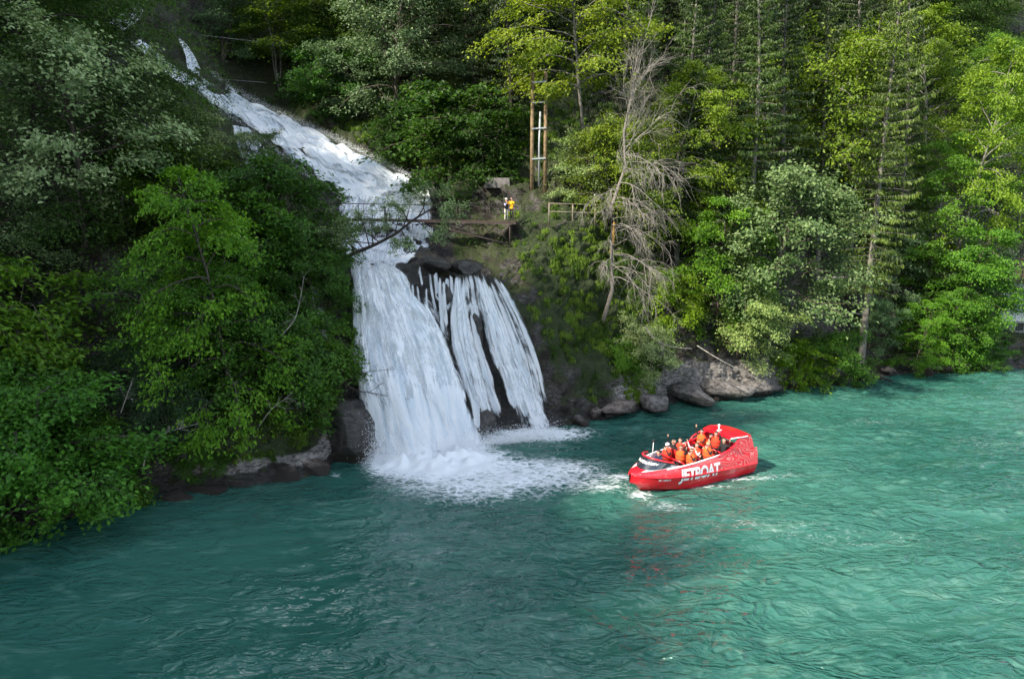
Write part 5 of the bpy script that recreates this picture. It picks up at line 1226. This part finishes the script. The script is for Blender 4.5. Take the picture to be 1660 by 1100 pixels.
# lettering, bent on to the hull side
def lettering(body, name, x0, width, height, fn, mat, offset=.012, bold=.0, shear=.12, split=False, spacing=1.0):
    cu = bpy.data.curves.new('txt', 'FONT'); cu.body = body; cu.size = 1; cu.extrude = 0; cu.offset = bold; cu.shear = shear; cu.space_character = spacing
    cu.resolution_u = 3
    t = bpy.data.objects.new('txt', cu); COL.objects.link(t); dg = bpy.context.evaluated_depsgraph_get(); dg.update()
    me = bpy.data.meshes.new_from_object(t.evaluated_get(dg)); bpy.data.objects.remove(t)
    bm = bmesh.new(); bm.from_mesh(me); bmesh.ops.triangulate(bm, faces=bm.faces)
    xsv = [v.co.x for v in bm.verts]; ysv = [v.co.y for v in bm.verts]; xa, xb, ya, yb = min(xsv), max(xsv), min(ysv), max(ysv)
    for q in range(1, 13):
        xx = xa + (xb - xa) * q / 13; g = bm.verts[:] + bm.edges[:] + bm.faces[:]; bmesh.ops.bisect_plane(bm, geom=g, plane_co=(xx, 0, 0), plane_no=(1, 0, 0))
    if split:
        for yy in (.40, .47):
            g = bm.verts[:] + bm.edges[:] + bm.faces[:]; bmesh.ops.bisect_plane(bm, geom=g, plane_co=(0, ya + (yb - ya) * yy, 0), plane_no=(0, 1, 0))
        dele = [f for f in bm.faces if .40 < (f.calc_center_median().y - ya) / (yb - ya) < .47]; bmesh.ops.delete(bm, geom=dele, context='FACES')
    for v in bm.verts:
        u = (v.co.x - xa) / (xb - xa); h = (v.co.y - ya) / (yb - ya); v.co = fn(u, h)
    bmesh.ops.recalc_face_normals(bm, faces=bm.faces)
    bm.to_mesh(me); bm.free(); me.materials.clear(); me.materials.append(mat); o = link(name, me, boat); return o
def hull_side(x, z):    # port side (negative y is starboard mirrored: port is +y here)
    k = zk(x)
    if z >= k: t = (z - k) / (zg(x) - k); return (yk(x) - .01) * (1 - t) + yg(x) * t + .03 * math.sin(math.pi * min(1, t))
    t = (z - zc(x)) / (k - zc(x)); return (yc(x) + .03) * (1 - t) + yk(x) * t
for s in (1, -1):
    def fn(u, h, s=s):
        uu = u if s > 0 else 1 - u; x = 1.85 - 2.75 * uu; ht = .84 + .10 * uu; z = zk(x) - .44 + ht * h + .0; return Vector((x, s * (hull_side(x, z) + .03), z))
    lettering('JETBOAT', 'lettering', 0, 2.4, .6, fn, M_WHT, bold=.035, split=True, shear=.0, spacing=.92)
    def fn2(u, h, s=s):
        uu = u if s > 0 else 1 - u; x = 2.95 - .62 * uu; z = zk(x) - .22 + .12 * h; return Vector((x, s * (hull_side(x, z) + .02), z))
    lettering('BE 188812', 'registration', 0, .6, .1, fn2, M_WHT, bold=.015)
def fn3(u, h):
    a = .45 - 1.05 * u; p = scr(-a, .42 + .30 * h); return p + Vector((.03, 0, .01))
lettering('@INTERLAKEN', 'screen_lettering', 0, 1, .2, fn3, M_WHT, bold=.03, shear=.3)

# ------------------------------------------------------------- people
M_SKIN = simple('skin', (.56, .34, .25), .55)
M_EYE = simple('eye', (.02, .015, .012), .3)
def cloth(name, col): return simple(name, col, .85, var=.12)
M_VEST = cloth('orange_vest', (.95, .105, .012)); M_VEST2 = cloth('red_orange_vest', (.92, .045, .012))
M_NAVY = cloth('navy_jacket', (.012, .022, .06)); M_BLKC = cloth('black_cloth', (.012, .012, .014)); M_YEL = cloth('yellow_jacket', (.80, .42, .01))
M_LILAC = cloth('lilac_cloth', (.42, .40, .62)); M_CREAM = cloth('cream_cloth', (.62, .58, .50)); M_WHC = cloth('white_cloth', (.78, .78, .78))
M_HAIRB = simple('black_hair', (.012, .010, .009), .5); M_HAIRR = simple('brown_hair', (.09, .045, .02), .5); M_HAIRL = simple('blond_hair', (.38, .25, .11), .5)
M_STRAP = simple('vest_strap', (.03, .03, .03), .6); M_PHONE = simple('phone', (.02, .02, .025), .2)
SEATED = dict(pel=(0,0,0), sp=(-.03,0,.22), ch=(-.02,0,.40), nk=(.0,0,.54), hips=[(.06,.10,-.01),(.06,-.10,-.01)], knee=[(.44,.13,.03),(.44,-.13,.03)], ank=[(.47,.13,-.38),(.47,-.13,-.38)], toe=[(.64,.15,-.42),(.64,-.15,-.42)])
STAND = dict(pel=(0,0,.93), sp=(0,0,1.13), ch=(0,0,1.30), nk=(.01,0,1.45), hips=[(0,.09,.90),(0,-.09,.90)], knee=[(.03,.10,.50),(.03,-.10,.50)], ank=[(-.01,.11,.09),(-.01,-.11,.09)], toe=[(.17,.13,.03),(.17,-.13,.03)])
ARMS = {  # relative to shoulder: elbow, wrist
 'lap': ((.06,.08,-.26),(.28,.0,-.30)), 'rail': ((.14,.06,-.22),(.38,.02,-.16)), 'up': ((.08,.14,.16),(.12,.10,.42)), 'wave': ((.10,.20,.04),(.16,.26,.30)),
 'face': ((.16,.10,-.16),(.22,-.07,.10)), 'side': ((.0,.07,-.28),(.05,.08,-.54)), 'phone': ((.20,.06,-.14),(.28,-.10,.08)), 'chin': ((.18,.04,-.20),(.20,-.08,.02))}
def person(loc, yaw, base, arms, top, legs, hair, label, vest=None, glasses=False, hat=None, headturn=0.0, parent=None, group=None, scale=1.0, longhair=False, lean=0.0, extra=None, sleeves=None, female=False):
    B = STAND if base == 'stand' else SEATED; sw = .175 if not female else .155
    V = []; Rd = []; E = []; lab = []
    def add(p, r, par=None, tag_=0):
        V.append(Vector(p)); Rd.append((r, r) if not isinstance(r, tuple) else r); lab.append(tag_)
        if par is not None: E.append((par, len(V) - 1))
        return len(V) - 1
    ln_ = Vector((lean, 0, 0))
    pel = add(B['pel'], (.13, .15), None, 1); sp = add(Vector(B['sp']) + ln_ * .4, (.115, .14), pel, 0); ch = add(Vector(B['ch']) + ln_ * .8, (.125, .16), sp, 0)
    nb = add(Vector(B['nk']) + ln_, .062, ch, 0); ct, st = math.cos(headturn), math.sin(headturn)
    nv = Vector(B['nk']) + ln_
    def hd(x, y, z): return nv + Vector((x * ct - y * st, x * st + y * ct, z))
    h1 = add(hd(.01, 0, .07), .055, nb, 2); h2 = add(hd(.025, 0, .135), (.078, .082), h1, 2); h3 = add(hd(.015, 0, .20), (.082, .088), h2, 2); h4 = add(hd(.005, 0, .25), (.058, .06), h3, 2)
    nose = add(hd(.108, 0, .155), .014, h2, 2)
    for s in (1, -1): add(hd(.0, s * .088, .17), .016, h3, 2)
    hands = []
    for i, s in enumerate((1, -1)):
        sh = add(Vector(B['ch']) + ln_ * .9 + Vector((0, s * sw, .07)), .062, ch, 0); el, wr = ARMS[arms[i]]
        shp = V[sh]; e = add(shp + Vector((el[0], el[1] * s, el[2])), .045, sh, 3); w_ = add(shp + Vector((wr[0], wr[1] * s, wr[2])), .028, e, 3)
        dv = (V[w_] - V[e]).normalized(); sd = dv.cross(Vector((s * .3, 0, 1))).normalized(); up = sd.cross(dv)
        pm = add(V[w_] + dv * .07, (.034, .022), w_, 4); hands.append(V[pm].copy())
        for k, (off, L) in enumerate(((-.026, .062), (-.009, .075), (.009, .07), (.026, .055))):
            f1 = add(V[w_] + dv * (.075 + L * .55) + sd * off + up * .004, .0095, pm, 4); add(V[f1] + dv * L * .5 - up * .022 * (1 + .3 * k), .008, f1, 4)
        th = add(V[w_] + dv * .055 - sd * .042 * s - up * .01, .010, pm, 4); add(V[th] + dv * .035 - up * .012, .009, th, 4)
    for i, s in enumerate((1, -1)):
        hp = add(B['hips'][i], .085, pel, 1); kn = add(B['knee'][i], .060, hp, 1); an = add(B['ank'][i], .040, kn, 1); add(B['toe'][i], (.045, .032), an, 5)
    me = bpy.data.meshes.new('person'); me.from_pydata(V, E, []); o = bpy.data.objects.new('tmp', me); COL.objects.link(o)
    md = o.modifiers.new('s', 'SKIN'); md.use_smooth_shade = True
    for i, d in enumerate(me.skin_vertices[0].data): d.radius = Rd[i]; d.use_root = (i == 0)
    ss = o.modifiers.new('u', 'SUBSURF'); ss.levels = 1; ss.render_levels = 1
    dg = bpy.context.evaluated_depsgraph_get(); dg.update(); nm = bpy.data.meshes.new_from_object(o.evaluated_get(dg)); bpy.data.objects.remove(o)
    nm.materials.clear(); mats = [top, legs, M_SKIN, sleeves or top, M_SKIN, M_BLKC]
    for mt in mats: nm.materials.append(mt)
    # colour each face by the nearest bone
    P_ = np.array([list(v) for v in V]); ea = np.array([a for a, b in E]); eb = np.array([b for a, b in E])
    mid = np.concatenate([P_[ea] * .7 + P_[eb] * .3, P_[ea] * .35 + P_[eb] * .65, P_[eb]]); ml = np.concatenate([np.array(lab)[eb]] * 3)
    rd = np.concatenate([np.array([max(Rd[b]) for a, b in E])] * 3)
    for p in nm.polygons:
        c = np.array(p.center); d = np.linalg.norm(mid - c, axis=1) - rd; p.material_index = int(ml[np.argmin(d)])
    root = link('person', nm, parent); root.location = loc; root.rotation_euler = (0, 0, yaw); root.scale = (scale,) * 3; tag(root, label, 'person', group)
    def ringz(z, rx, ry, cx=0, n=14): return [Vector((cx + rx * math.cos(2*math.pi*k/n), ry * math.sin(2*math.pi*k/n), z)) for k in range(n)]
    z0 = B['pel'][2]
    if vest:
        mb = MB(); rr = [ringz(z0 + .06, .175, .20, -.01), ringz(z0 + .08, .20, .225, -.01), ringz(z0 + .22, .215, .24, lean * .3), ringz(z0 + .36, .215, .24, lean * .6), ringz(z0 + .48, .185, .225, lean * .8), ringz(z0 + .54, .12, .14, lean * .95), ringz(z0 + .57, .09, .10, lean)]
        mb.rings(rr); v_ = mb.build('life_vest', vest, root)
        mb = MB()
        for zz in (.18, .34): mb.rings([ringz(z0 + zz - .012, .222, .247, lean * .35), ringz(z0 + zz + .012, .222, .247, lean * .35)])
        mb.build('strap', M_STRAP, v_)
    # hair, eyes, glasses
    mb = MB(); c0 = hd(-.014, 0, .185); Mz = Matrix.Rotation(headturn, 3, 'Z'); mb.ell(c0 + Vector((0, 0, .022)), (.100, .100, .098), 12, 8, rot=Mz)
    cut = [v for v in mb.v]
    mb.v = [tuple(c0 + Mz @ Vector(((lambda q: (min(q.x, .052 if q.z < .05 else .09), q.y, max(q.z, -.03 if q.x > -.02 else -.07)))(Mz.transposed() @ (Vector(v) - c0))))) for v in mb.v]
    if longhair: mb.tube([hd(-.07, 0, .18), hd(-.10, 0, .05), hd(-.10, 0, -.12)], [.075, .085, .04], 8)
    mb.build('hair', hat if hat in (M_HAIRB, M_HAIRR, M_HAIRL) else hair, root)
    mb = MB()
    for s in (1, -1): mb.ell(hd(.088, s * .033, .172), (.014, .017, .010), 8, 5, rot=Mz)
    mb.build('eyes', M_EYE, root)
    mb = MB(); mb.ell(hd(.094, 0, .108), (.010, .026, .007), 8, 4, rot=Mz); mb.build('mouth', simple('lips', (.35, .08, .07), .5) if 'lips' not in bpy.data.materials else bpy.data.materials['lips'], root)
    if glasses:
        mb = MB()
        for s in (1, -1): mb.ell(hd(.100, s * .036, .172), (.012, .032, .022), 8, 5, rot=Mz)
        mb.tube([hd(.104, -.03, .176), hd(.104, .03, .176)], .006, 5); mb.build('sunglasses', M_PHONE, root)
    if hat and hat not in (M_HAIRB, M_HAIRR, M_HAIRL):
        mb = MB(); mb.ell(hd(-.005, 0, .245), (.108, .104, .075), 12, 6, rot=Mz); mb.box(hd(.105, 0, .228), (.10, .13, .014), Mz); mb.build('cap', hat, root)
    if extra == 'phone':
        hp = (hands[0] + hands[1]) / 2 + Vector((.05, 0, .04)); p_ = MB().box((0, 0, 0), (.015, .15, .08)).build('phone', M_PHONE, None, False)
        Mw = Matrix.Translation(loc) @ Matrix.Rotation(yaw, 4, 'Z'); p_.location = Mw @ (hp * scale); p_.rotation_euler = (0, 0, yaw); tag(p_, 'dark phone held up by the person in the yellow jacket', 'phone')
    return root
def seat(px, py, zh, arms, label, **kw):
    """px,py: centre of the face in the photo; zh: its height above the lake"""
    l = b_local(px, py, zh); s = kw.setdefault('scale', 1.15); zoff = .71 * s
    wpt = Wp(px, py, zh); pos = Vector((wpt.x, wpt.y, zh - zoff)); print('seat', label[:30], [round(v, 2) for v in l])
    turn = kw.pop('turn', 0); kw.setdefault('group', 'passengers in the red jet boat')
    top = kw.pop('top', M_BLKC); legs = kw.pop('legs', M_BLKC); hair = kw.pop('hair', M_HAIRB)
    return person(pos, HA + turn * .12, 'seat', arms, top, legs, hair, label, headturn=turn * .9, **kw)
V1, V2 = M_VEST, M_VEST2
seat(1068, 733, 1.88, ('rail', 'rail'), 'dark haired boat driver in a navy jacket behind the windscreen', top=M_NAVY, turn=.1, group=None)
seat(1082, 722, 1.86, ('face', 'lap'), 'passenger with a white cap and glasses just behind the driver', vest=V2, hat=M_WHC, glasses=True, turn=.5)
seat(1092, 715, 1.92, ('lap', 'up'), 'bareheaded passenger in black at the far side of the front bench', turn=.2)
seat(1103, 713, 2.0, ('lap', 'rail'), 'smiling passenger at the far side between the first benches', vest=V2, turn=.5)
seat(1104, 725, 2.00, ('wave', 'up'), 'passenger with grey hair and sunglasses waving from the front bench', vest=V1, glasses=True, hair=M_HAIRR, turn=.7)
seat(1121, 730, 2.0, ('face', 'up'), 'passenger in round sunglasses nearest the side of the boat', vest=V1, glasses=True, hair=M_HAIRR, turn=.8)
seat(1130, 721, 1.97, ('chin', 'wave'), 'passenger with a white sleeve and brown hair on the middle bench', vest=V2, hair=M_HAIRR, sleeves=M_WHC, turn=.4)
seat(1148, 720, 2.12, ('face', 'lap'), 'blond passenger in sunglasses on the near end of the middle bench', vest=V1, glasses=True, hair=M_HAIRL, turn=.7)
seat(1138, 699, 2.27, ('rail', 'up'), 'black haired passenger reaching forward at the far end of the middle bench', vest=V1, turn=.3)
seat(1153, 707, 2.13, ('chin', 'lap'), 'passenger bowed over in front of the roof between two others', vest=V2, turn=.3)
seat(1161, 703, 2.36, ('up', 'face'), 'passenger raising a bare arm beside the roof opening', vest=V2, turn=.5)
seat(1174, 713, 2.15, ('wave', 'lap'), 'passenger in black waving through the opening under the roof', turn=.6)
# two people on the bridge
fp = P(826, 357.5, 52.55)
person(P(829.5, 358, 52.5), R(250), 'stand', ('phone', 'phone'), M_YEL, M_BLKC, M_HAIRB, 'person in a yellow jacket holding a phone at the end of the footbridge', extra='phone', hat=None)
person(P(820.5, 358, 52.6), R(300), 'stand', ('side', 'chin'), M_BLKC, M_CREAM, M_HAIRB, 'smaller person in a white cap and lilac cloth beside the yellow jacket', hat=M_WHC, scale=.95, female=True, sleeves=M_LILAC)
print('OBJECT COUNT', len(bpy.data.objects))
